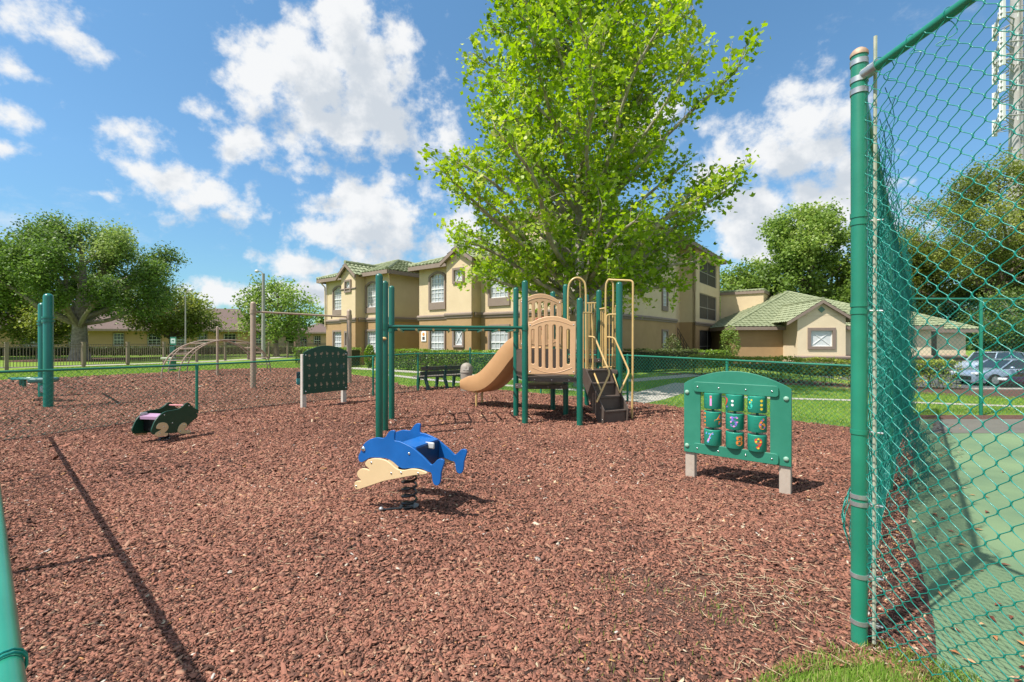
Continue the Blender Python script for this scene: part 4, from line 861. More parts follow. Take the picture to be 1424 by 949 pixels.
def hedge(label, line, w, h, leafm, lsize, dens, seed, z0=0.0, gaps=0.0, name='hedge', twigh=None):
    r = np.random.default_rng(seed); pts = [Vector((p[0], p[1])) for p in line]; P_ = []; T_ = []; core = MB(); stems = MB(); rr = random.Random(seed)
    t = thing(name, label, 'hedge', (line[0][0], line[0][1], z0))
    for a, b in zip(pts, pts[1:]):
        L = (b-a).length; d = (b-a)/L; n = Vector((-d.y, d.x)); cnt = int(L*dens); s = r.uniform(0, L, cnt)
        per = w+2*h; q = r.uniform(0, per, cnt); dep = np.abs(r.normal(0, .045, cnt))
        lat = np.where(q < h, -w/2, np.where(q < h+w, q-h-w/2, w/2)); zz = np.where(q < h, q, np.where(q < h+w, h, h-(q-h-w)))
        lat = lat*(1-dep/w*2)+r.normal(0, .03, cnt); zz = zz*(1-dep*.5)+r.normal(0, .03, cnt)
        bump = np.array([mnoise.noise(Vector((float(x)*1.3+seed, float(y)*2.5, 0))) for x, y in zip(s, zz)]); lat = lat*(1+.22*bump); zz = zz*(1+.09*bump)
        kk = np.ones(cnt, bool)
        if gaps: kk = (zz > h*.5) | (r.random(cnt) > gaps*(1-zz/h)*1.6) 
        k = (zz > .05) & kk; X = a.x+d.x*s+n.x*lat; Y = a.y+d.y*s+n.y*lat
        P_.append(np.stack([X[k], Y[k], zz[k]+z0], 1)); T_.append(np.clip(.5+.28*bump[k]+r.normal(0, .16, k.sum()), 0, 1))
        for i in range(int(L*9)):
            ss = rr.uniform(0, L); la = rr.uniform(-w*.3, w*.3); c = a+d*ss+n*la; e = c+d*rr.uniform(-.25, .25)+n*rr.uniform(-.15, .15); stems.tube([(c.x, c.y, z0), ((c.x+e.x)/2, (c.y+e.y)/2, z0+h*.45), (e.x, e.y, z0+h*.9)], [.012, .009, .004], 4, caps=False)
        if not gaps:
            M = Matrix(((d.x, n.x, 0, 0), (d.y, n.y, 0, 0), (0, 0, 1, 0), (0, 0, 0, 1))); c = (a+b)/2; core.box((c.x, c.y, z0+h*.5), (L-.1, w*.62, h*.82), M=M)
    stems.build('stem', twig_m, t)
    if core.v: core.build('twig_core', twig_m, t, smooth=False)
    me = leaf_mesh('foliage', np.concatenate(P_), lsize, leafm, seed, np.concatenate(T_), 'oval', updir=.5); o = bpy.data.objects.new('foliage', me); C.objects.link(o); o.parent = t; o.matrix_parent_inverse = Matrix.Translation(-Vector(t.location))
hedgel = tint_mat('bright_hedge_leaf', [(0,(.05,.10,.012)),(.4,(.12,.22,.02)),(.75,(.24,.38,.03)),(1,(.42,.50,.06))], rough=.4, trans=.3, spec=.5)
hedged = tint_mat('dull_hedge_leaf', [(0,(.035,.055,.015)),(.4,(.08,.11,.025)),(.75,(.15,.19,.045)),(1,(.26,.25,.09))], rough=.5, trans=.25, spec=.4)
hedgey = tint_mat('yellow_hedge_leaf', [(0,(.09,.11,.03)),(.35,(.20,.26,.04)),(.7,(.36,.42,.07)),(.9,(.55,.46,.09)),(1,(.55,.26,.08))], rough=.45, trans=.35, spec=.4)
def W(x, y, org=(-5.54, 27.2), rz=math.atan2(-.605, .796)): return (org[0]+x*math.cos(rz)-y*math.sin(rz), org[1]+x*math.sin(rz)+y*math.cos(rz))
hedge('bright green clipped hedge under the left wing windows', [W(-10.2,-2.0), W(-3.4,-2.0)], .9, 1.12, hedgel, .085, 900, 1)
hedge('bright green clipped hedge behind the bench and trash can', [W(.3,-1.9), W(9.0,-1.9)], .9, 1.08, hedgel, .075, 1300, 2)
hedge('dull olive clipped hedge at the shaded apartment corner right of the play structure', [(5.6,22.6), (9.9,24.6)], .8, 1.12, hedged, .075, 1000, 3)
hedge('short bright hedge between the stair railing and the clubhouse wall', [(10.8,26.2), (13.6,29.2)], .8, .98, hedgel, .08, 800, 4)
hedge('long thin yellow green hedge along the path in front of the clubhouse', [(8.6,21.6), (11.2,15.9), (12.3,15.3), (14.5,14.9)], .62, .90, hedgey, .07, 1900, 5, gaps=.42)
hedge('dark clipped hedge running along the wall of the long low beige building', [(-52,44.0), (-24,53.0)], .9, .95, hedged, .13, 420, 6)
# small shrubs
def shrub(label, x, y, r0, h, leafm, seed, ls=.09, n=1500):
    r = np.random.default_rng(seed); t = thing('shrub', label, 'shrub', (x, y, 0)); u = r.normal(0, 1, (n, 3)); u /= np.linalg.norm(u, axis=1)[:, None]; u *= r.uniform(.5, 1.05, n)[:, None]**.6
    p = np.array([x, y, h*.52])+u*np.array([r0, r0, h*.5]); me = leaf_mesh('foliage', p, ls, leafm, seed, np.clip(r.normal(.5, .2, n), 0, 1), 'oval'); o = bpy.data.objects.new('foliage', me); C.objects.link(o); o.parent = t; o.matrix_parent_inverse = Matrix.Translation(-Vector(t.location))
    s = MB(); rr = random.Random(seed)
    for i in range(7): s.tube([(x+rr.uniform(-.05,.05), y, 0), (x+rr.uniform(-r0,r0)*.7, y+rr.uniform(-r0,r0)*.7, h*.75)], [.015, .005], 4)
    s.build('stem', twig_m, t)
shrub('climbing dark green shrub at the foot of the apartment stair', 8.9, 25.3, .55, 1.9, hedged, 21)
shrub('tall light shrub against the left end of the clubhouse wall', 15.6, 32.6, .7, 2.6, elml, 22, .12, 1600)
shrub('small bright upright shrub in front of the left wing hedge', -8.2, 26.2, .3, 1.35, hedgel, 23)

# ------------------------------------------------------------------ chain-link fences
def chainlink(name, base, heights, par, m, r=.0024, w=.07, sides=4, sub_=1, z0=.03, disp=None, htop=.0, warp=0.0, seed=0):
    """woven diamond wires along a ground polyline; heights = top of the mesh at each base point"""
    base = np.array([(p[0], p[1]) for p in base], float); seg = np.hypot(*np.diff(base, axis=0).T); cum = np.concatenate([[0], np.cumsum(seg)]); L = cum[-1]
    nw = int(L/(w/2)); H = max(heights)-z0; nj = int(H/(w/2)); q = sub_
    i = np.arange(nw)[:, None]; j = np.arange(nj*q+1)[None]/q; jf = np.floor(j).astype(int); t = j-jf; te = t*t*(3-2*t)*1.05-t*.05 if q > 1 else t
    par0 = (jf+i) % 2; par1 = (jf+1+i) % 2; a = (i+par0+(par1-par0)*te)*w/2; s = np.clip(a, 0, L-1e-4)
    hh = np.interp(s, cum, heights); z = z0+(hh-z0)*(j/nj)
    k = np.clip(np.searchsorted(cum, s, side='right')-1, 0, len(seg)-1); f = (s-cum[k])/seg[k]
    d = np.diff(base, axis=0)/seg[:, None]; X = base[k, 0]+d[k, 0]*(s-cum[k]); Y = base[k, 1]+d[k, 1]*(s-cum[k]); nx, ny = -d[k, 1], d[k, 0]
    off = ((i+jf) % 2*2-1)*r*.8*np.cos(math.pi*t)
    if warp:
        off = off+warp*(np.sin(s*2.9+z*1.7+seed)*.5+np.sin(s*1.1-z*2.6+seed*2)*.5+.3*np.sin(s*7+z*5)); z = z+.35*warp*np.sin(s*4.3+z*3.1+seed)
    if disp is not None: off = off+disp(s, z)
    X = X+nx*off; Y = Y+ny*off
    Cn = np.stack([X, Y, z], -1); dirs = np.stack([d[k, 0], d[k, 1], np.zeros_like(s)], -1); nrm = np.stack([nx, ny, np.zeros_like(s)], -1)
    ang = 2*np.pi*np.arange(sides)/sides
    V = Cn[:, :, None, :]+r*(np.cos(ang)[None, None, :, None]*dirs[:, :, None, :]*1.35+np.sin(ang)[None, None, :, None]*nrm[:, :, None, :])
    nr = nj*q+1; a0 = (np.arange(nw)[:, None, None]*nr+np.arange(nr-1)[None, :, None])*sides; c = np.arange(sides)[None, None]; c2 = (c+1) % sides
    loops = np.stack([a0+c, a0+c2, a0+sides+c2, a0+sides+c], -1).ravel(); me = np_mesh(name, V.reshape(-1, 3), loops, np.full(nw*(nr-1)*sides, 4), smooth=True); me.materials.append(m)
    o = bpy.data.objects.new(name, me); C.objects.link(o); o.parent = par; o.matrix_parent_inverse = Matrix.Translation(-Vector(par.location)); return o
def along(base, s):
    b = [Vector((p[0], p[1], 0)) for p in base]
    for p, q in zip(b, b[1:]):
        L = (q-p).length
        if s <= L+1e-6: return p+(q-p)*(s/L)
        s -= L
    return b[-1]
def low_fence(label, base, hs, posts, rail=green_l, r=.021):
    t = thing('low_chain_link_fence', label, 'fence', (base[0][0], base[0][1], 0))
    tp = [(p[0], p[1], h) for p, h in zip(base, hs)]; MB().tube(tp, r, 10).build('top_rail', rail, t)
    chainlink('wire_mesh', base, [h-.01 for h in hs], t, wire_far, r=.0029, w=.09, sides=3, warp=.008)
    for (x, y, h) in posts:
        p = MB().post(x, y, -.1, h, .028); o = p.build('post', rail, t); c = MB().tube([(x, y, h-.10), (x, y, h-.05)], .034, 12); sub('rail_collar', c, rail, o)
    return t
low_fence('low green chain-link fence crossing the mulch on the left of the playground', LF, [1.09, 1.06, 1.10, 1.18, 1.16],
          [(-6.75,9.75,1.08), (-3.95,12.95,.74+.4), (-2.93,14.2,1.2), (-1.40,15.2,1.36), (-8.05,6.95,1.12)])
RFh = [1.16, 1.20, 1.12]
low_fence('low green chain-link fence along the lawn edge on the right of the playground', [(-1.36,15.17)]+RF[1:], RFh,
          [(.85,13.4,1.2), (2.97,11.7,1.24), (4.62,9.78,1.19)])
def fence_foot_strip():  # thin dark strip laid along the foot of the left low fence
    m = MB(); pts = [Vector((p[0], p[1], .012)) for p in [(-9.6,4.9)]+LF[:4]]
    m.tube(pts, .022, 6); struct(m.build('fence_foot_strip', mat('dark_strip', (.05,.035,.028), (.09,.065,.05), rough=.9, scale=20)))
fence_foot_strip()
# near left fence: only its top rail crosses the corner of the view
NL = [(-7.95, 6.95), (-1.95, 1.70), (-.745, .667)]; NLd = Vector((1.216, -1.033, 0)).normalized(); NL.append((-.745+NLd.x*.75, .667+NLd.y*.75))
t = thing('near_chain_link_fence', 'sunlit green fence rail running close past the camera at the lower left corner', 'fence', (-7.8, 6.95, 0))
MB().tube([(*p, 1.07) for p in NL], .0225, 20).build('top_rail', green_worn, t)
chainlink('wire_mesh', NL, [1.05]*4, t, wire, r=.0024, w=.1, sides=4)
for s in (3.0, 6.0): p = along(NL, s); MB().post(p.x, p.y, -.1, 1.10, .03).build('post', green_worn, t)
p = Vector((-.745, .667, 1.07))-NLd*.06; tw = MB()
for k in range(2): 
    c = p+NLd*(.02+.012*k); ring = [c+Vector((0,0,1))*.026*math.cos(a)+Vector((NLd.y,-NLd.x,0))*.026*math.sin(a)+NLd*.012*math.sin(a) for a in [i*.4488 for i in range(14)]]; tw.tube(ring, .002, 6, closed=True)
tw.build('wire_tie', wire, t)

net_m = mat('netting_teal', (.004,.155,.13), (.004,.22,.17), rough=.6, scale=4)
def tall_fences():
    # A: from the corner post toward the camera; B: from the corner post away; C: far side of the court
    A = [(1.815, 2.33), (1.845, 1.85), (1.93, 1.0), (2.02, -.6)]
    t = thing('tall_chain_link_fence', 'tall green chain-link fence panel with thick corner post close on the right', 'fence', (1.8, 2.36, 0))
    r = .036; cp = MB().post(1.80, 2.36, -.2, 3.05, r, n=28, dome=False); post = cp.build('corner_post', green_worn, t)
    k = MB().tube([(1.80, 2.36, 3.045), (1.80, 2.36, 3.06), (1.80, 2.36, 3.075), (1.80, 2.36, 3.085), (1.80, 2.36, 3.088)], [r+.004, r+.004, r*.85, r*.5, .004], 20); sub('cap', k, mat('rusty_cap', (.50,.36,.26), (.40,.24,.16), rough=.6, scale=30, metal=.3), post)
    for z in (2.92, 2.86, 3.01): sub('strap', MB().tube([(1.80, 2.36, z-.014), (1.80, 2.36, z+.014)], r+.004, 24), galv, post)
    for z in (2.18, 1.72, 1.10, .73, .36, .12):
        d = z in (.73, .36, .12); mm = galv if d else green_worn
        for q in ((0, .038) if z in (2.18, 1.72, .73) else (0,)):
            b = sub('tension_band', MB().tube([(1.80, 2.36, z+q-.011), (1.80, 2.36, z+q+.011)], r+.0035, 24), mm, post)
        sub('band_bolt', MB().tube([(1.80+.030, 2.33, z+.005), (1.80+.075, 2.30, z+.002)], .006, 8), galv, post)
        sub('band_lug', MB().box((1.80+.046, 2.318, z+.004), (.034, .006, .024), rz=-.6), mm, post)
    MB().tube([(1.843, 2.318, .03), (1.848, 2.315, 3.12)], .0085, 6).build('tension_bar', mat('weathered_bar', (.48,.46,.36), (.30,.34,.26), rough=.7, scale=30), t)
    MB().tube([(1.812, 2.33, 2.935), (1.85, 1.80, 2.95), (1.93, 1.0, 2.96), (2.02, -.6, 2.97)], .0225, 20).build('top_rail', green_worn, t)
    MB().tube([(1.805, 2.345, 2.935), (1.818, 2.26, 2.94)], [.030, .030], 16).build('rail_cup', galv, t)
    chainlink('wire_mesh', A, [2.93, 2.945, 2.955, 2.96], t, wire, r=.0024, w=.092, sides=6, sub_=4, z0=.05, warp=.018, disp=lambda s, z: .07*np.exp(-((z-.02)/.3)**2)*np.clip(s*3, 0, 1))
    for q in range(14):
        s = .08+q*.17; p = along(A, min(s, 2.9)); z = 2.95; d = Vector((.05, -.99, 0))
        MB().tube([p+Vector((.025*math.cos(a), .012*a/6, z+.025*math.sin(a))) for a in [i*.45 for i in range(15)]], .0019, 5).build('wire_tie', wire, t)
    rr = random.Random(3)
    for q in range(3):
        x, y = 1.83, 2.18-q*.13; pts = [Vector((x+rr.uniform(-.03,.03), y+rr.uniform(-.03,.03), 2.93-i*.03+rr.uniform(-.02,.02))) for i in range(5)]
        MB().tube(smooth_path(pts, 4), .002, 5).build('loose_wire', wire, t)
    MB().post(1.97, .4, -.2, 3.05, r, n=20).build('line_post', green_worn, t)
    # B
    B = [(1.82, 2.39), (HC.x, HC.y)]; t = thing('tall_chain_link_fence', 'tall green chain-link fence seen nearly edge-on, receding from the corner post along the court', 'fence', (1.82, 2.39, 0))
    def bulge(s, z): return .085*np.exp(-((s-.12)/.22)**2)*np.exp(-((z-.62)/.20)**2)
    MB().tube([(1.83, 2.40, 2.93), (HC.x, HC.y, 2.72)], .021, 14).build('top_rail', green_worn, t)
    chainlink('wire_mesh', B, [2.92, 2.71], t, wire, r=.0026, w=.095, sides=4, sub_=2, warp=.018, disp=bulge)
    for s in (3.2, 6.4): p = along(B, s); MB().post(p.x, p.y, -.1, 2.86, .028, n=16).build('line_post', green_worn, t)
    n = thing('torn_netting', 'crumpled teal netting sagging at the foot of the edge-on fence beside the court', 'netting', (3.0, 3.8, 0))
    def sag(s, z): return -.08-.22*np.sin(np.clip(s/3.4, 0, 1)*np.pi)**.7*np.exp(-((z-.25)/.42)**2)+.05*np.sin(s*9+z*14)+.03*np.sin(s*23-z*9)
    q = along(B, 2.4); q2 = along(B, 5.8); chainlink('netting', [(q.x, q.y), (q2.x, q2.y)], [1.15, .95], n, net_m, r=.0020, w=.07, sides=3, disp=sag, warp=.05, z0=.02)
    n = thing('torn_netting', 'bunched teal windscreen strip hanging on the fence just behind the corner post', 'netting', (1.9, 2.6, 0))
    q = along(B, .10); q2 = along(B, 9.6)
    chainlink('netting', [(q.x, q.y), (q2.x, q2.y)], [2.9, 2.70], n, net_m, r=.0022, w=.12, sides=3, disp=lambda s, z: -.07+(.03+.055*np.clip((2.9-z)/1.5, 0, 1))*np.sin(s*7+1.6*np.sin(z*1.7+s))+.03*np.sin(s*19+z*3), warp=.03, z0=.7)
    # C
    Cb = [(HC.x, HC.y), (40, 9.75)]; t = thing('court_back_fence', 'green chain-link fence closing the far side of the tennis court', 'fence', (HC.x, HC.y, 0))
    MB().tube([(HC.x, HC.y, 2.46), (40, 9.75, 2.46)], .02, 8).build('top_rail', green_l, t)
    chainlink('wire_mesh', [(HC.x, HC.y), (15.5, 9.63)], [2.45, 2.45], t, wire_far, r=.0022, sides=3, w=.10)
    for x in (8.3, 9.9, 12.9, 15.9, 18.9): MB().post(x, 9.61, -.1, 2.72 if x == 8.3 else 2.5, .032 if x > 8.3 else .04, n=14).build('post', green_l, t)
tall_fences()

# brown picket fence on the left
def picket_fence():
    base = [(-31.0, 17.0), (-27.2, 24.5), (-25.6, 27.2), (-24.9, 29.5), (-24.3, 31.8), (-23.0, 36.5), (-21.2, 43), (-19.5, 49), (-12, 52)]
    t = thing('picket_fence', 'brown metal picket fence dividing the lawn from the long low house', 'fence', (base[0][0], base[0][1], 0)); ds = []
    pts = [Vector((p[0], p[1], 0)) for p in base]
    for a, b in zip(pts, pts[1:]):
        L = (b-a).length; n = max(1, round(L/2.45)); 
        for i in range(n):
            p, q = a+(b-a)*i/n, a+(b-a)*(i+1)/n; m = MB(); rz = math.atan2((q-p).y, (q-p).x); l = (q-p).length; k = int(l/.125)
            for z in (.14, 1.22, 1.36): m.box(((p.x+q.x)/2, (p.y+q.y)/2, z), (l, .04, .035), rz)
            for j in range(1, k): c = p+(q-p)*j/k; m.box((c.x, c.y, .76), (.022, .022, 1.20), rz)
            m.build('picket_panel', brownmetal, t, smooth=False)
            m = MB(); m.box((p.x, p.y, .72), (.14, .14, 1.5), rz); m.box((p.x, p.y, 1.49), (.18, .18, .05), rz); m.build('post', mat('brown_fence_post', (.24,.18,.13), rough=.6), t, smooth=False)
picket_fence()

# ------------------------------------------------------------------ play structure
def bolt(par, p, n=(0, -1, 0), r=.012, m=None):
    n = Vector(n).normalized(); q = n.to_track_quat('Z', 'Y').to_matrix().to_4x4(); b = MB().ell(p, (r, r, r*.6), 10, 6, M=q); o = b.build('bolt', m or steel, None); o.parent = par
    if par.type == 'EMPTY': o.matrix_parent_inverse = Matrix.Translation(-Vector(par.location))
    return o
A_, B_, C_p, D_, E_, F_, G_, H_ = (.082,9.47), (.245,8.6), (1.25,8.4), (1.13,9.58), (.92,10.25), (1.80,10.98), (1.88,9.85), (2.19,9.3)
def play_structure():
    t = thing('play_structure', 'green and tan climbing structure with slide, arched panels, ladder bars and brown steps', 'play structure', (1.1, 9.4, 0))
    r = .057
    for (x, y), h in ((A_,2.69),(B_,2.72),(C_p,2.37),(D_,2.77),(E_,2.69),(F_,2.70),(G_,2.68),(H_,2.78),((-2.21,7.92),2.62),((-2.39,9.04),2.67)):
        p = MB().post(x, y, -.1, h, r if (x, y) != H_ else .066, n=20).build('post', green, t)
    # horizontal ladder
    a0, a1 = Vector((-2.21,7.92,1.82)), Vector((.245,8.6,1.82)); b0, b1 = Vector((-2.39,9.04,1.80)), Vector((.082,9.47,1.80))
    MB().tube([a0, a1], .030, 12).build('ladder_rail', green, t); MB().tube([b0, b1], .030, 12).build('ladder_rail', green, t)
    for i in range(8):
        f = .09+.83*i/7; p, q = a0.lerp(a1, f), b0.lerp(b1, f); d = Vector((0, 0, -.045)); MB().tube([p, p+d, q+d, q], .018, 8).build('rung', green, t)
        g = MB().tube([p+d+(q-p).normalized()*(-.02), p+d+(q-p).normalized()*.03], .021, 8); g.build('rung_clamp', yellow, t)
    for p in (a0, a1, b0, b1): MB().tube([p+Vector((0,0,-.05)), p+Vector((0,0,.05))], .066, 18).build('clamp', green, t)
    MB().ell((-2.21, 7.85, 1.61), (.05, .035, .03), 10, 6).build('clamp_knob', yellow, t)
    # decks
    def deck(poly, z0, z1, name='deck'):
        m = MB().prism(poly, z0, z1); o = m.build(name, brownp, t, smooth=False, bevel=.006); 
        for i in range(len(poly)):
            a, b = Vector((*poly[i], 0)), Vector((*poly[(i+1) % len(poly)], 0)); d = b-a; n = Vector((d.y, -d.x, 0)).normalized()
            if n.y > .2: continue
            for k in range(3):
                p = a+d*((k+.5)/3)+n*.004; bolt(o, (p.x, p.y, (z0+z1)/2), n, .011)
        return o
    deck([(.12,9.42),(.27,8.64),(1.22,8.44),(1.11,9.52)], .80, .88)
    deck([(.06,9.40),(.34,9.16),(1.12,9.20),(1.16,9.52),(.90,10.2)][::1], .60, .69)
    deck([(.10,9.50),(1.10,9.62),(.92,10.2)], 1.33, 1.40)
    deck([(1.18,9.45),(2.14,9.22),(2.0,9.75),(1.12,9.75)], .90, .985); deck([(1.05,9.77),(2.02,9.77),(1.95,10.25),(.98,10.25)], 1.11, 1.19); deck([(.95,10.28),(1.95,10.28),(1.8,10.9),(1.3,10.7)], 1.28, 1.37)
    wallp = MB(); 
    def board(p, q, z0, z1, th=.02):
        p, q = Vector((*p, 0)), Vector((*q, 0)); d = q-p; m = MB().box(((p.x+q.x)/2, (p.y+q.y)/2, (z0+z1)/2), (d.length, th, z1-z0), math.atan2(d.y, d.x)); return m.build('riser_board', brownp, t, smooth=False, bevel=.004)
    board((.12,9.44), (1.08,9.55), .90, 1.40); board((.10,9.40), (.20,8.85), .86, 1.41)
    # arched panels with slots
    def panel(p, q, corners, arch, bottom, slots, xs, th=.05):
        pl = Plane(p, (q[0]-p[0], q[1]-p[1])); S = lambda x, y: pl.at(680+.2318*x, 380+.2318*y)
        (s0, zt0) = S(xs[0], corners); (s1, zt1) = S(xs[1], corners); zt = (zt0+zt1)/2; zb = (S(xs[0], bottom)[1]+S(xs[1], bottom)[1])/2; xm = (xs[0]+xs[1])/2; za = S(xm, arch)[1]
        w = s1-s0; out = [(s0, zb), (s1, zb), (s1, zt)]
        for i in range(17):
            f = i/16; x = s1-w*(.10+.80*f); out.append((x, zt+(za-zt)*(math.sin(math.pi*f)**.8 if 0 < f < 1 else 0)))
        out.append((s0, zt)); loops = [out]
        for x, y0, y1 in slots:
            s, z1 = S(x, y0); _, z0 = S(x, y1); hw = .030; lp = []
            for k in range(7): a = math.pi*k/6; lp.append((s+hw*math.cos(a), z1-hw+hw*math.sin(a)))
            for k in range(7): a = math.pi+math.pi*k/6; lp.append((s+hw*math.cos(a), z0+hw+hw*math.sin(a)))
            loops.append(lp)
        o = plate('panel', loops, th, pl.mat(.0), tanp, t, bevel=.012)
        M = pl.mat(.026); arc = [M @ Vector((s0+w*(.08+.84*f), zb+.13-.10*math.sin(math.pi*f), 0)) for f in [i/16 for i in range(17)]]
        sub('moulded_line', MB().tube(arc, .0055, 6), tanp, o)
        arc = [M @ Vector((s0+w*(.08+.84*f), zt-.075+(za-zt)*.95*math.sin(math.pi*f), 0)) for f in [i/16 for i in range(17)]]; sub('moulded_line', MB().tube(arc, .0055, 6), tanp, o)
        nn = Vector((pl.d.y, -pl.d.x, 0))
        for x, z in ((s0+.04, zb+.05), (s1-.04, zb+.05), (s0+.04, zt-.06), (s1-.04, zt-.06)): bolt(o, M @ Vector((x, z, 0)), nn, .014)
        return o
    panel(B_, C_p, 292, 258, 608, [(265,338,545),(308,320,566),(348,311,573),(393,311,573),(433,320,568),(477,337,548)], (236, 521))
    panel(A_, D_, 160, 124, 441, [(248,182,400),(284,174,405),(322,172,405),(360,176,405),(398,190,400)], (184, 434))
    # red and tan things seen through the rear slots: steering wheel panel
    MB().tube([Vector((.62+.13*math.cos(a), 9.75, 1.95+.13*math.sin(a))) for a in [i*.3142 for i in range(20)]], .014, 8, closed=True).build('steering_wheel', mat('red_plastic', (.40,.02,.03), rough=.4), t)
    # slide
    S0 = Vector((.50, 9.86, 0)); d = Vector((-.723, .69, 0)).normalized(); n = Vector((-d.y, d.x, 0))
    prof = smooth_path([(0,1.42,0),(.28,1.39,0),(.55,1.20,0),(.85,.92,0),(1.15,.68,0),(1.42,.53,0),(1.72,.455,0),(2.12,.44,0)], 4)
    cs = [(-.27,.25),(-.30,.275),(-.335,.26),(-.345,.20),(-.34,.05),(-.30,-.06),(-.20,-.095),(.20,-.095),(.30,-.06),(.34,.05),(.345,.20),(.335,.26),(.30,.275),(.27,.25),(.25,.06),(.18,.0),(-.18,.0),(-.25,.06)]
    vs = []; 
    for i, p in enumerate(prof):
        q = prof[min(i+1, len(prof)-1)]-prof[max(i-1, 0)]; q.normalize(); upv = Vector((0, 0, q.x))-d*q.y; upv.normalize(); f = i/(len(prof)-1); bul = 1+.12*math.sin(f*math.pi)
        for a, b in cs:
            b2 = b*(1.0 if b > 0 else 1+.5*math.sin(f*math.pi)); b2 = b2*(1 if f < .9 else 1-.35*(f-.9)/.1)
            vs.append(S0+d*p.x+Vector((0, 0, p.y))+n*a+upv*b2*bul)
    k = len(cs); fs = []
    for i in range(len(prof)-1):
        for j in range(k): fs.append((i*k+j, (i+1)*k+j, (i+1)*k+(j+1) % k, i*k+(j+1) % k))
    fs += [tuple(range(k)), tuple((len(prof)-1)*k+j for j in range(k-1, -1, -1))]
    sl = MB().add(vs, fs).build('slide', slidep, t)
    for sgn, q in ((-1, 1.98), (1, 1.70)):
        c = S0+d*q+n*(.20*sgn); c2 = c+n*(.02*sgn)-d*.06
        sub('slide_leg', MB().tube(smooth_path([(c2.x+d.x*.12, c2.y, .37), (c2.x, c2.y, .34), (c2.x-.01, c2.y, .26), (c2.x-.01, c2.y, 0), (c2.x-.01, c2.y, -.08)], 4), .024, 12), yellow, sl)
    # steps
    e = Vector((-.42, .907, 0)).normalized(); wv = Vector((e.y, -e.x, 0)); c0 = Vector((1.965, 8.70, 0)); hw = .27
    st = None
    for i in range(4):
        z = .25*(i+1)-.005; a = c0+e*(.165*i-.01); m = MB(); m.add([a-wv*hw, a+wv*hw, a+wv*hw+e*.21, a-wv*hw+e*.21]+[v+Vector((0,0,z)) for v in []], []) if False else None
        def slab(p, dep, z0, z1, nm):
            P4 = [p-wv*hw, p+wv*hw, p+wv*hw+e*dep, p-wv*hw+e*dep]; m = MB().prism([(v.x, v.y) for v in P4], z0, z1); return m.build(nm, brownp, t, smooth=False, bevel=.004)
        slab(a, .24, z-.03, z, 'tread'); slab(a+e*.022, .02, z-.25, z-.034, 'riser')
    for sg in (-1, 1):
        pr = [(-.03,-.02),(-.055,.27),(.56,1.02),(.68,1.02),(.70,.80),(.12,-.02)]; base = c0+wv*(hw+.012)*sg
        M = Matrix(((e.x, 0, wv.x, base.x), (e.y, 0, wv.y, base.y), (0, 1, 0, 0), (0, 0, 0, 1))); o = MB().prism(pr, -.010, .010, M).build('stringer', brownp, t, smooth=False, bevel=.003)
        for q in ((.0,.08),(.05,.30)): bolt(o, M @ Vector((q[0], q[1], .012*sg)), wv*sg, .010)
    p8 = lambda x, y, Y: P(680+.2318*x, 380+.2318*y, Y)
    def rail(pts, name='handrail', r=.019, n=5, m=yellow): return MB().tube(smooth_path([p8(*q) for q in pts], n), r, 10).build(name, m, t)
    def poly(pts, name='handrail', r=.019, m=yellow):
        """tube with short rounded corners"""
        P3 = [p8(*q) for q in pts]; out = [P3[0]]
        for a, b, c in zip(P3, P3[1:], P3[2:]):
            u = (a-b); v = (c-b); k = min(.07, u.length*.4, v.length*.4); p, q = b+u.normalized()*k, b+v.normalized()*k
            for i in range(5): f = i/4; out.append(p*(1-f)**2+b*2*f*(1-f)+q*f*f)
        out.append(P3[-1]); return MB().tube(out, r, 10).build(name, m, t)
    poly([(548,238,8.9),(622,238,9.15),(624,582,9.2)], r=.017)
    poly([(598,381,9.2),(634,384,9.15),(725,600,8.78),(645,775,8.55)]); poly([(622,578,9.2),(672,705,8.72)], r=.017)
    poly([(780,248,9.3),(706,248,9.4),(704,560,9.42)], r=.017)
    poly([(710,384,9.38),(752,388,9.32),(842,592,9.02),(783,718,8.85)]); poly([(733,572,9.38),(781,712,8.87)], r=.017)
    rail([(472,455,9.5),(474,250,9.5),(476,100,9.48),(492,48,9.47),(528,28,9.46),(563,45,9.45),(580,95,9.44),(582,300,9.44),(583,575,9.44)], 'entry_arch', .021)
    rail([(528,28,9.46),(543,45,9.5),(547,80,9.55),(547,300,9.6),(547,450,9.6)], 'entry_arch', .017)
    rail([(700,520,9.42),(700,300,9.42),(701,100,9.42),(708,55,9.41),(722,38,9.4),(738,52,9.4),(746,90,9.4),(744,300,9.42),(742,560,9.45)], 'entry_arch', .021)
    poly([(722,40,9.4),(864,46,9.2),(862,600,9.15),(858,882,9.13)], 'climbing_pole', .021)
    for pts in ([(583,181,9.9),(652,181,9.95)], [(583,572,9.6),(640,572,9.6)], [(664,216,9.75),(700,210,9.7)], [(664,568,9.7),(760,562,9.5)], [(744,203,9.45),(768,196,9.4)]): rail(pts, 'guard_rail', .018, 1)
    for x, y0, y1, Y in ((601,182,570,9.8),(615,182,570,9.8),(634,182,458,9.85),(440,180,455,9.7),(566,240,572,9.5),(595,240,572,9.5),(672,216,505,9.75),(682,216,560,9.75),(692,214,564,9.75),(722,248,564,9.55),(757,205,562,9.5),(765,205,500,9.45)): rail([(x, y0, Y), (x, y1, Y)], 'baluster', .0125, 1)
    MB().ell(p8(580, 627, 10.9), (.07, .05, .09), 10, 8).build('clamp_knob', yellow, t)
    MB().tube([p8(606, 632, 9.1), p8(632, 622, 9.2)], .022, 8).build('rail_end', yellow, t)
play_structure()
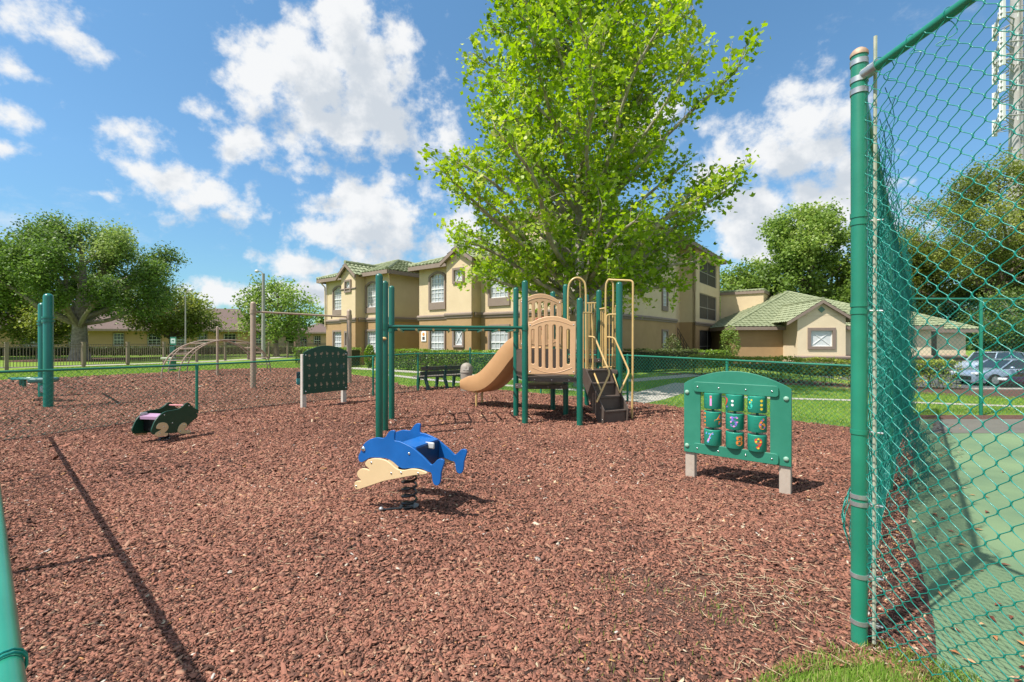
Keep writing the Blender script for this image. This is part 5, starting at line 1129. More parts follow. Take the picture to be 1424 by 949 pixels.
t = thing('green_post', 'free green round-topped post standing nearest the camera left of the ladder bars', 'post', (-2.12, 7.27, 0)); MB().post(-2.12, 7.27, -.1, 2.65, .057, n=20).build('post_shaft', green, t)
o = bpy.data.objects['post_shaft']; sub('base_collar', MB().tube([(-2.12, 7.27, -.05), (-2.12, 7.27, .03)], .066, 18), green, o)

# ------------------------------------------------------------------ dolphin spring rider
def S5(u0, v0, sc):                                   # enlargement pixel -> photo pixel
    return lambda x, y: (u0+x*sc, v0+y*sc)
def dolphin():
    t = thing('spring_rider', 'blue dolphin spring rider with cream wave bases on a black coil spring', 'spring rider', (-.97, 4.27, 0))
    pl = Plane((-1.0, 4.08), (.91, -.41)); q = S5(470, 580, .1581)
    T = lambda pts: [pl.at(*q(x, y)) for x, y in pts]
    body = T([(185,345),(200,310),(215,268),(245,225),(290,195),(345,180),(395,186),(420,178),(438,152),(455,130),(475,118),(495,119),(505,130),(502,165),(503,205),(545,215),(600,238),(660,270),(715,315),(770,365),(815,412),(832,418),(855,400),(880,375),(908,367),(930,376),(938,400),(925,445),(912,490),(908,540),(900,580),(885,600),(865,601),(845,585),(835,550),(825,492),(790,480),(740,455),(680,450),(620,452),(570,452),(530,430),(490,395),(440,368),(390,360),(330,358),(290,358),(262,372),(235,390),(210,398),(190,385)])
    wave = T([(258,400),(285,372),(330,360),(385,362),(435,375),(475,400),(510,432),(548,456),(600,462),(660,450),(720,455),(775,472),(798,485),(785,498),(700,505),(600,522),(520,538),(430,555),(330,588),(250,615),(200,630),(178,628),(165,605),(166,572),(185,556),(222,556),(215,540),(195,520),(188,490),(200,465),(230,448),(268,452),(295,462),(285,440),(268,428)])
    def sm(lp, n=3): return [(p.x, p.y) for p in smooth_path([(a, b) for a, b in lp], n, closed=True)]
    body, wave = sm(body), sm(wave)
    l = .30; n = Vector((pl.d.y, -pl.d.x, 0))                  # n toward the camera
    for k, off in enumerate((0.0, -l-.085)):
        o = plate('side_panel', [body], .020, pl.mat(off), bluep, t, bevel=.004)
        w = plate('wave_panel', [wave], .020, pl.mat(off+(.021 if k == 0 else -.021)), cream_p, t, bevel=.004)
        Mo = pl.mat(off+(.012 if k == 0 else -.012)); s = 1 if k == 0 else -1
        for x, y in ((632,320),): a = pl.at(*q(x, y)); bolt(o, Mo @ Vector((a[0], a[1], 0)), n*s, .012)
        a = pl.at(*q(230, 280)); bolt(o, Mo @ Vector((a[0], a[1], 0)), n*s, .024); 
        Mw = pl.mat(off+(.033 if k == 0 else -.033))
        for x, y in ((314,395),(488,487),(575,482),(725,487),(182,600)): a = pl.at(*q(x, y)); bolt(w, Mw @ Vector((a[0], a[1], 0)), n*s, .0095)
    # seat box between the panels and handle pegs
    def local(s0, s1, z0, z1, z2, z3, name, m, off0=-.012, off1=-l-.07):
        """slab between the panels from (s0,z0)-(s1,z1), thickness downwards to z2,z3"""
        M = pl.mat(0); vs = [M @ Vector((s, z, o)) for o in (off0, off1) for s, z in ((s0, z0), (s1, z1), (s1, z3), (s0, z2))]
        return MB().add(vs, [(0,1,2,3),(7,6,5,4),(0,4,5,1),(1,5,6,2),(2,6,7,3),(3,7,4,0)]).build(name, m, t, smooth=False, bevel=.003)
    a = pl.at(*q(560, 232)); b = pl.at(*q(650, 285)); 
    local(a[0]-.06, a[0]+.15, a[1]-.01, a[1]-.02, a[1]-.03, a[1]-.04, 'seat', bluep)
    local(a[0]+.13, a[0]+.15, a[1]-.04, a[1]-.04, a[1]-.24, a[1]-.24, 'seat_back', mat('dark_blue_plastic', (.003,.03,.10), rough=.45))
    local(a[0]-.05, a[0]+.10, a[1]-.22, a[1]-.22, a[1]-.25, a[1]-.25, 'foot_plate', blackm)
    M = pl.mat(-l*.66); MB().box(M @ Vector((a[0]+.165, a[1]-.045, 0)), (.10, .02, .06), math.atan2(pl.d.y, pl.d.x)).build('handle', mat('grey_handle', (.5,.5,.5), rough=.4), t, bevel=.012)
    # spring
    cx, cy = -.965, 4.275; pts = []; ztop = .355; tu = 4.6
    for i in range(161):
        f = i/160; a = f*tu*2*math.pi+1.2; pts.append((cx+.066*math.cos(a), cy+.066*math.sin(a), .03+(ztop-.05)*f))
    pts = [(cx-.24, cy-.03, .018), (cx-.12, cy-.05, .02)]+pts if False else pts
    MB().tube(pts, .0118, 8).build('coil_spring', blackm, t)
    MB().tube([(cx-.24, cy-.10, .022), (cx-.10, cy-.08, .026), (cx, cy-.066, .03), (cx+.05, cy-.05, .03)], .011, 8).build('spring_foot', blackm, t)
    MB().ell((cx-.235, cy-.10, .03), (.022, .022, .02), 10, 6).build('anchor_bolt', galv, t)
    MB().tube([(cx, cy, .335), (cx, cy, .36)], .08, 20).build('spring_plate', blackm, t)
    MB().tube([(cx, cy, -.02), (cx, cy, .025)], .09, 20).build('base_plate', blackm, t)
dolphin()

def frog():
    t = thing('spring_rider', 'dark green frog spring rider with lilac seat and tan feet near the low fence', 'spring rider', (-5.57, 7.2, 0))
    q = S5(170, 540, .1053); pl = Plane((-5.32, 7.22), (.17, .985)); T = lambda pts: [pl.at(*q(x, y)) for x, y in pts]
    def sm(lp, n=3): return [(p.x, p.y) for p in smooth_path([(a, b) for a, b in lp], n, closed=True)]
    body = sm(T([(380,560),(395,510),(430,430),(480,368),(540,322),(600,300),(680,288),(745,272),(790,242),(825,208),(860,192),(892,205),(920,240),(955,268),(1005,292),(990,318),(975,335),(992,352),(988,385),(950,415),(905,450),(860,500),(815,545),(760,578),(700,590),(600,598),(500,605),(420,614),(390,600)]))
    f1 = sm(T([(440,500),(470,465),(520,452),(570,465),(592,510),(575,555),(540,590),(585,592),(575,625),(500,632),(450,642),(418,622),(430,590),(470,565),(500,545),(440,535)]))
    f2 = sm(T([(722,540),(745,490),(790,456),(830,468),(835,505),(800,545),(830,562),(880,552),(885,590),(830,600),(760,602),(720,580)]))
    n = Vector((pl.d.y, -pl.d.x, 0)); l = .34
    for k, off in enumerate((0, -l)):
        o = plate('side_panel', [body], .020, pl.mat(off), dgreenp, t, bevel=.004); s = 1 if k == 0 else -1
        for f, c in ((f1, [(530,510),(478,598)]), (f2, [(798,485),(750,568),(880,578)])):
            g = plate('foot', [f], .018, pl.mat(off+.020*s), cream_p, t, bevel=.003)
            for x, y in c: a = pl.at(*q(x, y)); bolt(g, pl.mat(off+.03*s) @ Vector((a[0], a[1], 0)), n*s, .009)
        for x, y in ((550,355),(656,460),(876,232)): a = pl.at(*q(x, y)); bolt(o, pl.mat(off+.011*s) @ Vector((a[0], a[1], 0)), n*s, .011)
    M = pl.mat(0); a = pl.at(*q(470, 395)); b = pl.at(*q(600, 312))
    vs = [M @ Vector((s, z, o)) for o in (-.012, -l+.012) for s, z in ((a[0], a[1]+.02), (b[0], b[1]-.03), (b[0], b[1]-.05), (a[0], a[1]-.03))]
    MB().add(vs, [(0,1,2,3),(7,6,5,4),(0,4,5,1),(1,5,6,2),(2,6,7,3),(3,7,4,0)]).build('seat', purplep, t, smooth=False, bevel=.004)
    vs = [M @ Vector((s, z, o)) for o in (-.012, -l+.012) for s, z in ((a[0]+.06, a[1]-.03), (a[0]+.08, a[1]-.03), (a[0]+.08, a[1]-.22), (a[0]+.06, a[1]-.22))]
    MB().add(vs, [(0,1,2,3),(7,6,5,4),(0,4,5,1),(1,5,6,2),(2,6,7,3),(3,7,4,0)]).build('cross_board', blackm, t, smooth=False)
    c = pl.at(*q(850, 222)); MB().tube([M @ Vector((c[0], c[1]-.01, -.01)), M @ Vector((c[0], c[1]-.01, -l+.01))], .014, 10).build('handle_bar', mat('pink_bar', (.62,.25,.25), rough=.4), t)
    c = M @ Vector((a[0]+.05, a[1]+.05, -l*.9)); MB().box(c, (.09, .02, .04), .9).build('bracket', galv, t, bevel=.006)
    cx, cy = -5.50, 7.20; MB().tube([(cx+.066*math.cos(i*.2), cy+.066*math.sin(i*.2), .02+.13*i/90) for i in range(91)], .011, 8).build('coil_spring', blackm, t)
    MB().tube([(cx, cy, -.02), (cx, cy, .02)], .09, 20).build('base_plate', galv, t); MB().box((cx, cy, .16), (.26, .2, .03)).build('spring_plate', blackm, t)
frog()

# ------------------------------------------------------------------ number panel
def rounded(x0, x1, y0, y1, r, n=5):
    out = []
    for cx, cy, a0 in ((x1-r, y0+r, -90), (x1-r, y1-r, 0), (x0+r, y1-r, 90), (x0+r, y0+r, 180)):
        for i in range(n+1): a = R(a0+90*i/n); out.append((cx+r*math.cos(a), cy+r*math.sin(a)))
    return out
def number_panel():
    L, Rr = Vector((1.987, 5.25)), Vector((2.816, 4.585)); pl = Plane((L.x, L.y), (Rr-L)); w = (Rr-L).length; n = Vector((pl.d.y, -pl.d.x, 0))
    t = thing('number_panel', 'green playground panel with nine turning number drums between two short grey posts', 'activity panel', ((L.x+Rr.x)/2, (L.y+Rr.y)/2, 0))
    q = S5(940, 500, .2108); A = lambda x, y: pl.at(*q(x, y)); zc = 1.085; za = 1.245; zb = .30
    out = [(0, zb), (w, zb), (w, zc)]+[(w*(1-f), zc+(za-zc)*math.sin(math.pi*f)**.85) for f in [i/24 for i in range(1, 24)]]+[(0, zc)]
    h0 = A(163, 400)[0]; h1 = A(622, 400)[0]; zt = (A(163, 190)[1]+A(622, 240)[1])/2; zl = (A(163, 600)[1]+A(622, 640)[1])/2+.02
    bd = plate('board', [out, rounded(h0, h1, zl, zt, .01)], .020, pl.mat(0), mgreenp, t, bevel=.004)
    for (x0, y0, x1, y1) in ((120, 148, 680, 236), (118, 550, 680, 680)):
        s0 = A(x0, (y0+y1)/2)[0]; s1 = A(x1, (y0+y1)/2)[0]; zz = (A(x0, 178 if y0 < 300 else 580)[1]+A(x1, 212 if y0 < 300 else 658)[1])/2
        b = plate('cross_bar', [rounded(s0, s1, zz-.057, zz+.057, .03)], .020, pl.mat(.021), mgreenp, t, bevel=.004)
        for f in (.055, .32, .64, .93): bolt(b, pl.mat(.033) @ Vector((s0+(s1-s0)*f, zz, 0)), n, .010)
    capm = mat('pale_green_cap', (.25,.42,.32), rough=.5)
    for x, z in ((.035, .985), (w-.045, .985), (.035, .375), (w-.045, .375)): o = bolt(bd, pl.mat(.013) @ Vector((x, z, 0)), n, .026, capm); o.name = 'bolt_cap'
    for s in (.06, w-.06):
        p = pl.mat(-.055) @ Vector((s, 0, 0)); o = MB().box((p.x, p.y, .48), (.105, .09, 1.16), math.atan2(pl.d.y, pl.d.x)).build('leg', postwood, t, smooth=False, bevel=.008)
    cols = [A(240, 400)[0]+.002, A(384, 400)[0]+.004, A(534, 420)[0]]; rows = [A(240, 272)[1], A(240, 392)[1], A(240, 511)[1]]; R_, hh = .092, .172
    C = {'pink': (.75,.33,.62), 'orange': (.85,.25,.04), 'yellow': (.85,.62,.04), 'teal': (.05,.55,.42), 'violet': (.22,.16,.62), 'red': (.75,.06,.04), 'blue': (.12,.40,.75), 'white': (.8,.8,.8)}
    cm = {k: mat('number_'+k, v, rough=.5) for k, v in C.items()}
    digs = [[('1','pink',.02)],[('2','red',-.95),('dots','white',-.05)],[('3','teal',-.62),('dots','yellow',.62)],[('4','orange',.85),('dots','orange',-.78)],[('5','violet',.12)],[('6','orange',.72)],[('7','pink',-.15)],[('8','orange',.72)],[('9','red',.30)]]
    tow = math.atan2(n.y, n.x)
    dm = mat('drum_green', (.016,.27,.185), (.013,.24,.165), rough=.4, scale=5, coat=.2)
    for ci, cs in enumerate(cols):
        M = pl.mat(-.015); c0 = M @ Vector((cs, 0, 0)); MB().tube([(c0.x, c0.y, zl-.02), (c0.x, c0.y, zt+.02)], .014, 10).build('spindle', mgreenp, t)
        for ri in range(3):
            z = (rows[ri]+.0)-.012*(ci-0)*0; c = Vector((c0.x, c0.y, z)); k = .006
            d = MB().tube([c+Vector((0,0,-hh/2)), c+Vector((0,0,-hh/2+.0)), c+Vector((0,0,-hh/2+k)), c+Vector((0,0,hh/2-k)), c+Vector((0,0,hh/2))], [R_-k, R_-k*.6, R_, R_, R_-k], 36).build('drum', dm, t)
            for ch, cc, ang in digs[ri*3+ci]:
                m = MB()
                def wrap(p, rad=R_+.0015): a = tow+ang+p.x/R_; return Vector((c.x+rad*math.cos(a), c.y+rad*math.sin(a), c.z+p.y))
                if ch == 'dots':
                    cnt = 3 if ri == 0 and ci == 2 else (2 if ri == 0 else 4)
                    for i in range(cnt):
                        yy = (i-(cnt-1)/2)*.042; m.add([wrap(Vector((.014*math.cos(a), yy+.014*math.sin(a), 0))) for a in [j*math.pi/4 for j in range(8)]], [tuple(range(8))])
                    sub('dot_marks', m, cm[cc], d, smooth=False)
                else:
                    v, f = text2d(ch, .155); m.add([wrap(p) for p in v], f); sub('numeral', m, cm[cc], d, smooth=False)
                    m = MB(); pts = {'1': [(0,.045)], '2': [(-.02,.03),(.02,-.045)], '3': [(0,.02),(.02,.045)], '4': [(.02,.03),(.02,-.04)], '5': [(-.03,.045),(-.03,.0),(.03,.045),(.0,-.045),(.03,0)], '6': [(-.02,0),(0,.045),(.02,-.03)], '7': [(-.035,.045),(0,.045),(.035,.045),(.01,0),(-.01,-.045)], '8': [(0,.045),(0,0),(.02,-.03)], '9': [(-.02,.02),(.02,.02),(0,.05),(0,-.045)]}[ch]
                    for x, y in pts: m.add([wrap(Vector((x+.010*math.cos(a), y+.010*math.sin(a), 0)), R_+.003) for a in [j*math.pi/4 for j in range(8)]], [tuple(range(8))])
                    sub('dot_marks', m, cm['blue' if ch in '7' else 'pink' if ch == '5' else 'yellow' if ch in '93' else 'orange' if ch in '18' else 'violet'], d, smooth=False)
                if ch in '156789':
                    m = MB()
                    for i in range(3):
                        for j in (0, 1, 2): m.add([wrap(Vector((-.075+i*.012+.0022*math.cos(a), (j-1)*.04+.0022*math.sin(a), 0))) for a in [b*1.047 for b in range(6)]], [tuple(range(6))])
                    sub('raised_dots', m, blackm, d, smooth=False)
number_panel()

# ------------------------------------------------------------------ hand-sign board
def sign_board():
    L, Rr = Vector((-4.86, 10.57)), Vector((-4.18, 11.56)); pl = Plane((L.x, L.y), Rr-L); w = (Rr-L).length; n = Vector((pl.d.y, -pl.d.x, 0))
    t = thing('sign_language_board', 'dark green arched board with rows of tan hand signs and letters on two short posts', 'activity panel', ((L.x+Rr.x)/2, (L.y+Rr.y)/2, 0))
    zb, zc, za = .33, 1.30, 1.46
    out = [(.02, zb), (w, zb), (w, zc)]+[(.02+(w-.02)*(1-f), zc+(za-zc)*math.sin(math.pi*f)**.85) for f in [i/24 for i in range(1, 24)]]+[(.02, zc)]
    bd = plate('board', [out], .020, pl.mat(.0), aslp, t, bevel=.004)
    for s in (.05, w-.07):
        p = pl.mat(-.055) @ Vector((s, 0, 0)); MB().box((p.x, p.y, .58), (.105, .09, 1.36), math.atan2(pl.d.y, pl.d.x)).build('leg', mat('pale_post', (.58,.52,.46), (.52,.46,.40), rough=.7, scale=12), t, smooth=False, bevel=.008)
    for x, z in ((.07, zc-.06), (w-.05, zc-.06), (.07, zb+.06), (w-.05, zb+.06)): bolt(bd, pl.mat(.013) @ Vector((x, z, 0)), n, .020)
    ink = mat('tan_print', (.33,.27,.19), rough=.6); rr = random.Random(11); hs = MB(); lt = MB(); M = pl.mat(.0112)
    rows = ['abcdefg', 'hijklm', 'nopqrs', 'tuvwxyz']; up = {'a':0,'b':4,'c':3,'d':1,'e':0,'f':3,'g':1,'h':2,'i':1,'j':1,'k':2,'l':1,'m':0,'n':0,'o':2,'p':2,'q':1,'r':2,'s':0,'t':0,'u':2,'v':2,'w':3,'x':1,'y':2,'z':1}
    side = 'cghpqjo'
    for ri, row in enumerate(rows):
        zr = 1.20-ri*.235+.03
        for k, ch in enumerate(row):
            s = .155+(w-.27)*k/(len(row)-1); z = zr+(.04*math.sin(math.pi*k/(len(row)-1)) if ri == 0 else 0)
            rot = (R(rr.uniform(50, 75)) if ch in side else R(rr.uniform(-12, 12)))*(1 if rr.random() < .5 else -1); Rm = M @ Matrix.Translation((s, z, 0)) @ Matrix.Rotation(rot, 4, 'Z')
            palm = [(.024*math.cos(a)*(1+.1*math.sin(3*a)), .026*math.sin(a)-.012) for a in [i*.5236 for i in range(12)]]
            hs.prism(palm, 0, .0012, Rm)
            nf = up[ch]
            for f in range(4):
                x = -.018+.012*f; ln = .042 if f < nf else .012; 
                if ch in 'v' and f < 2: tx = x+(.012 if f else -.012)
                elif ch == 'y': ln = .04 if f in (0, 3) else .01; tx = x+(-.012 if f == 0 else .012 if f == 3 else 0)
                else: tx = x
                hs.prism([(x-.0045, .008), (x+.0045, .008), (tx+.004, .012+ln), (tx-.004, .012+ln)], 0, .0014, Rm)
            hs.prism([(.018, -.012), (.026, -.018), (.038, .008), (.031, .012)], 0, .0013, Rm)
            v, f = text2d(ch, .045); lt.add([M @ Vector((s+a.x, z-.075+a.y, .001)) for a in v], f)
    sub('hand_drawings', hs, ink, bd, smooth=False); sub('letters', lt, ink, bd, smooth=False)
    st = MB(); 
    for i in range(3): st.prism([(w-.22, .88+.035*i), (w-.15, .90+.035*i), (w-.09, .88+.035*i), (w-.12, .905+.035*i), (w-.19, .905+.035*i)], .0, .001, M)
    sub('faded_sticker', st, mat('faded_blue', (.07,.13,.17), rough=.6), bd, smooth=False)
sign_board()

# ------------------------------------------------------------------ bench, trash can
def bench():
    # seen from behind: back rail nearest, seat on the far left side
    a = Vector((-2.86, 14.25, 0)); b = Vector((-1.62, 15.32, 0)); d = (b-a).normalized(); n = Vector((-d.y, d.x, 0)); L = (b-a).length
    t = thing('park_bench', 'park bench with dark slats and curved green supports seen from behind the fence', 'bench', tuple((a+b)/2)); slat = mat('bench_slat', (.10,.085,.07), (.07,.062,.055), rough=.7, scale=6); sup = mat('bench_support', (.02,.055,.055), rough=.5)
    rz = math.atan2(d.y, d.x)
    for z, lean in ((.545, .03), (.70, -.03)): c = (a+b)/2+n*(lean-.0); MB().box((c.x, c.y, z), (L, .04, .125), rz).build('back_slat', slat, t, smooth=False, bevel=.008)
    for k in range(3): c = (a+b)/2+n*(.16+.15*k); MB().box((c.x, c.y, .43), (L, .13, .04), rz).build('seat_slat', mat('seat_slat', (.20,.165,.14), (.15,.125,.11), rough=.7, scale=6), t, smooth=False, bevel=.008)
    for f in (.12, .55, .96):
        c = a+d*L*f; M = Matrix(((n.x, 0, d.x, c.x), (n.y, 0, d.y, c.y), (0, 1, 0, 0), (0, 0, 0, 1)))
        pr = [(-.20,0),(-.11,0),(-.02,.16),(.10,.36),(.42,.36),(.50,0),(.59,0),(.54,.41),(.08,.41),(.04,.52),(-.01,.78),(-.06,.78),(-.03,.50),(-.02,.38),(-.12,.20)]
        MB().prism(pr, -.035, .035, M).build('support', sup, t, smooth=False, bevel=.008)
bench()
def trash_can():
    x, y = -1.42, 14.2; t = thing('trash_can', 'round beige trash can with domed flap lid beside the bench', 'trash can', (x, y, 0)); m = mat('beige_can', (.33,.285,.235), (.29,.25,.205), rough=.6, scale=15)
    MB().tube([(x, y, 0), (x, y, .02), (x, y, .60)], [.175, .18, .185], 28).build('body', m, t)
    l = MB().tube([(x, y, z) for z in (.59, .62, .66, .74, .80, .85, .88, .895)], [.20, .20, .19, .183, .165, .125, .075, .01], 28).build('lid', m, t)
    M = Matrix.Translation((x-.0, y-.165, .73)) @ Matrix.Rotation(R(-14), 4, 'X'); f = MB().prism([(-.085, -.06), (.085, -.06), (.085, .03), (.06, .065), (-.06, .065), (-.085, .03)], -.012, .012, M @ Matrix.Rotation(R(90), 4, 'X')); sub('flap', f, mat('flap_beige', (.40,.36,.31), rough=.5), l, smooth=False)
trash_can()

# ------------------------------------------------------------------ left hand equipment
def swing_frame():
    a, b = P(352, 540, 15.0), P(485.6, 533, 16.8); a.z = b.z = 0
    t = thing('swing_frame', 'tan swing frame of two posts and one top beam behind the low fence', 'swing frame', tuple(a))
    MB().post(a.x, a.y, -.1, 2.87, .085, n=18).build('post', tanmetal, t); MB().post(b.x, b.y, -.1, 2.74, .085, n=18).build('post', tanmetal, t)
    za, zb = 2.54, 2.46; MB().tube([(a.x, a.y, za), (b.x, b.y, zb)], .035, 10).build('beam', tanmetal, t)
    for p, z in ((a, za), (b, zb)): MB().tube([(p.x, p.y, z-.07), (p.x, p.y, z+.07)], .1, 16).build('clamp', tanmetal, t)
    for f in (.27, .45, .63, .80):
        p = a.lerp(b, f); z = za+(zb-za)*f; MB().tube([(p.x, p.y, z), (p.x, p.y, z-.10)], .022, 6).build('hanger', mat('hanger_brown', (.15,.09,.07), rough=.6), t)
    p = a.lerp(b, .45); s = thing('bucket_swing', 'teal and navy swing seat hanging from chains under the tan beam', 'swing', (p.x, p.y, 2.4))
    for q in (-.03, .03):
        m = MB()
        for k in range(30): z = 2.42-k*.064; m.tube([(p.x+q-.009*(k % 2), p.y+.009*(1-k % 2), z), (p.x+q+.009*(k % 2), p.y-.009*(1-k % 2), z-.06)], .006, 4)
        m.build('chain', mat('chain_rust', (.16,.11,.09), rough=.6, metal=.4), s)
    MB().tube([(p.x, p.y, z) for z in (.50, .48, .30, .28)], [.03, .085, .085, .07], 14).build('seat_back', mat('navy_rubber', (.01,.035,.055), rough=.6), s)
    MB().tube([(p.x, p.y, z) for z in (.275, .26, .10, .04)], [.08, .088, .085, .05], 14).build('seat', mat('teal_rubber', (.06,.30,.30), rough=.5), s)
swing_frame()

def climber():
    t = thing('arch_climber', 'tan double arch ladder climber on the mulch in front of the picket fence', 'climber', (-13.0, 20.5, 0)); m = tanmetal
    for (p0, p1, off) in ((Vector((-14.0,18.65,0)), Vector((-12.0,22.0,0)), Vector((.27,.12,0))), (Vector((-16.0,21.8,0)), Vector((-13.3,24.0,0)), Vector((.30,.20,0)))):
        rails = []
        for s in (-1, 1):
            pts = []
            for i in range(33):
                f = i/32; a = math.pi*(1-f); x = .5+.5*math.cos(a); pts.append(p0.lerp(p1, x)+off*s+Vector((0, 0, 1.62*math.sin(a)**.78)))
            pts[0].z = pts[-1].z = -.08; rails.append(pts); MB().tube(pts, .027, 8).build('rail', m, t)
        for i in (2, 4, 6, 8, 11, 14, 18, 21, 24, 26, 28, 30): MB().tube([rails[0][i], rails[1][i]], .021, 6).build('rung', m, t)
    g = thing('tan_post', 'thin tan post standing in front of the arch climber', 'post', (-13.2, 20.4, 0)); MB().post(-13.2, 20.4, -.1, 2.23, .05).build('shaft', tanmetal, g)
    sub('ground_collar', MB().tube([(-13.2, 20.4, -.05), (-13.2, 20.4, .03)], .06, 12), tanmetal, bpy.data.objects['shaft'])
climber()

def glider():
    a, b = Vector((-10.9, 10.7, 0)), Vector((-13.1, 12.7, 0))
    t = thing('glider_swing', 'pair of thick teal posts with a chain hung glider seat at the left edge', 'swing frame', tuple(a)); teal = mat('teal_coating', (.005,.17,.13), (.004,.15,.115), rough=.32, scale=3, coat=.3)
    MB().post(a.x, a.y, -.1, 2.69, .092, n=20).build('post', teal, t); MB().post(b.x, b.y, -.1, 2.64, .092, n=20).build('post', teal, t)
    MB().tube([Vector((a.x, a.y, 2.08)), Vector((b.x, b.y, 2.08))], .035, 10).build('beam', teal, t)
    for p in (a, b):
        for z in (2.04, 2.12): MB().tube([(p.x, p.y, z-.02), (p.x, p.y, z+.02)], .115, 18).build('clamp', teal, t)
    mid = a.lerp(b, .5); grey = mat('chain_steel', (.42,.44,.47), rough=.4, metal=.6)
    for f in (.36, .52):
        m = MB(); p = a.lerp(b, f)
        for k in range(24): z = 2.05-k*.062; m.tube([(p.x+.012*(k % 2), p.y, z), (p.x-.012*(k % 2), p.y+.012, z-.058)], .009, 4)
        m.build('chain', grey, t)
    p = a.lerp(b, .42)
    MB().box((p.x-.05, p.y, .58), (.5, .35, .12), .4).build('glider_body', mat('glider_grey_green', (.06,.16,.15), rough=.5), t, bevel=.04)
    for dx, dy in ((-.55, .12), (-.95, .42)): MB().box((p.x+dx, p.y+dy, .60), (.62, .26, .035), .15).build('seat_board', teal, t, bevel=.012); MB().box((p.x+dx-.12, p.y+dy, .50), (.06, .05, .2)).build('seat_stub', teal, t)
    MB().box((p.x+.02, p.y+.02, .36), (.22, .2, .2), .3).build('glider_hinge', grey, t, bevel=.03)
glider()

def waste_station():
    x, y = -17.9, 24.1; t = thing('pet_waste_station', 'green and white pet waste sign with bag box and pale bin before the picket fence', 'sign', (x, y, 0)); g = mat('station_green', (.02,.17,.11), rough=.5)
    MB().post(x, y, -.1, 1.5, .03).build('pole', g, t); s = MB().box((x, y-.05, 1.57), (.32, .02, .42)).build('sign_plate', g, t, bevel=.004)
    m = MB(); M = Matrix(((1,0,0,x),(0,0,-1,y-.062),(0,1,0,1.57),(0,0,0,1))); m.prism(rounded(-.12,.12,-.12,.13,.02), 0, .003, M); sub('white_field', m, mat('sign_white', (.6,.7,.66), rough=.5), s, smooth=False)
    m = MB(); M = Matrix(((1,0,0,x),(0,0,-1,y-.066),(0,1,0,1.57),(0,0,0,1)))
    m.prism([(-.07,-.08),(-.05,-.08),(-.045,.0),(.02,.0),(.03,-.08),(.05,-.08),(.05,.03),(.075,.06),(.06,.08),(.035,.05),(-.05,.04),(-.07,.06)], 0, .002, M); sub('dog_symbol', m, g, s, smooth=False)
    MB().box((x, y-.06, 1.12), (.26, .14, .34)).build('bag_box', mat('box_dark_green', (.01,.08,.06), rough=.5), t, bevel=.01)
    MB().tube([(x-.02, y-.1, z) for z in (.02, .04, .58, .60)], [.15, .17, .19, .16], 16).build('bin', g, t); MB().box((x-.22, y-.1, .66), (.62, .30, .10)).build('bin_lid', mat('station_pale', (.42,.45,.33), rough=.6), t, bevel=.02)
waste_station()

def lamp(label, x, y, h, arm, r=.07):
    t = thing('street_lamp', label, 'street lamp', (x, y, 0)); m = mat('grey_pole', (.36,.34,.31), (.29,.275,.25), rough=.7, scale=5)
    MB().tube([(x, y, -.1), (x, y, h)], [r*1.5, r], 12).build('pole', m, t); MB().tube(smooth_path([(x, y, h-.1), (x+arm*.5, y, h+.18), (x+arm, y, h+.2)], 4), .035, 6).build('arm', m, t)
    MB().ell((x+arm*1.25, y, h+.2), (abs(arm)*.4, .14, .14), 12, 8).build('lamp_head', mat('lamp_glass', (.6,.6,.6), rough=.3), t)
lamp('grey street lamp pole with small bent arm between the pale tree and the swing frame', -21.3, 39, 7.35, -.45, .11)
lamp('thin brown street lamp pole above the light green small oak', -24.6, 34.3, 5.2, .35, .035)

# ------------------------------------------------------------------ cell tower
def tower():
    x, y = 66.5, 60.0; t = thing('cell_tower', 'tall pale cell tower pole carrying tiers of white antennas at the upper right', 'tower', (x, y, 0)); m = mat('tower_grey', (.42,.40,.38), (.34,.33,.32), rough=.6, scale=1); wm = mat('antenna_white', (.72,.72,.68), rough=.5)
    MB().tube([(x, y, -.5), (x, y, 52)], [.95, .55], 18).build('pole', m, t)
    lad = MB(); 
    for s in (-.2, .2): lad.tube([(x-.35+s, y-.85, 2), (x-.2+s, y-.68, 51)], .05, 5)
    lad.build('cable_ladder', m, t)
    for v in (28, 68, 92, 128, 168): 
        z = EYE+(CY-v)*y/F; rad = 3.6; pl = []
        for k in range(3):
            a = R(200+120*k); pl.append(Vector((x+rad*math.cos(a), y+rad*math.sin(a), z)))
        f = MB()
        for k in range(3): f.tube([pl[k], pl[(k+1) % 3]], .09, 6); f.tube([Vector((x, y, z)), pl[k]], .09, 6); f.tube([Vector((x, y, z-1.2)), pl[k]], .05, 6); f.tube([pl[k]+Vector((0,0,.7)), pl[(k+1) % 3]+Vector((0,0,.7))], .05, 6)
        fr = f.build('antenna_platform', m, t)
        for k in range(3):
            for q in (.05, .3, .7, .95):
                p = pl[k].lerp(pl[(k+1) % 3], q); big = (q > .9 or q < .1); sub('antenna', MB().box((p.x, p.y, z+(.5 if big else .2)), (.34 if big else .09, .2 if big else .09, 2.2 if big else 1.8), .3*k), wm, fr, smooth=False)
tower()

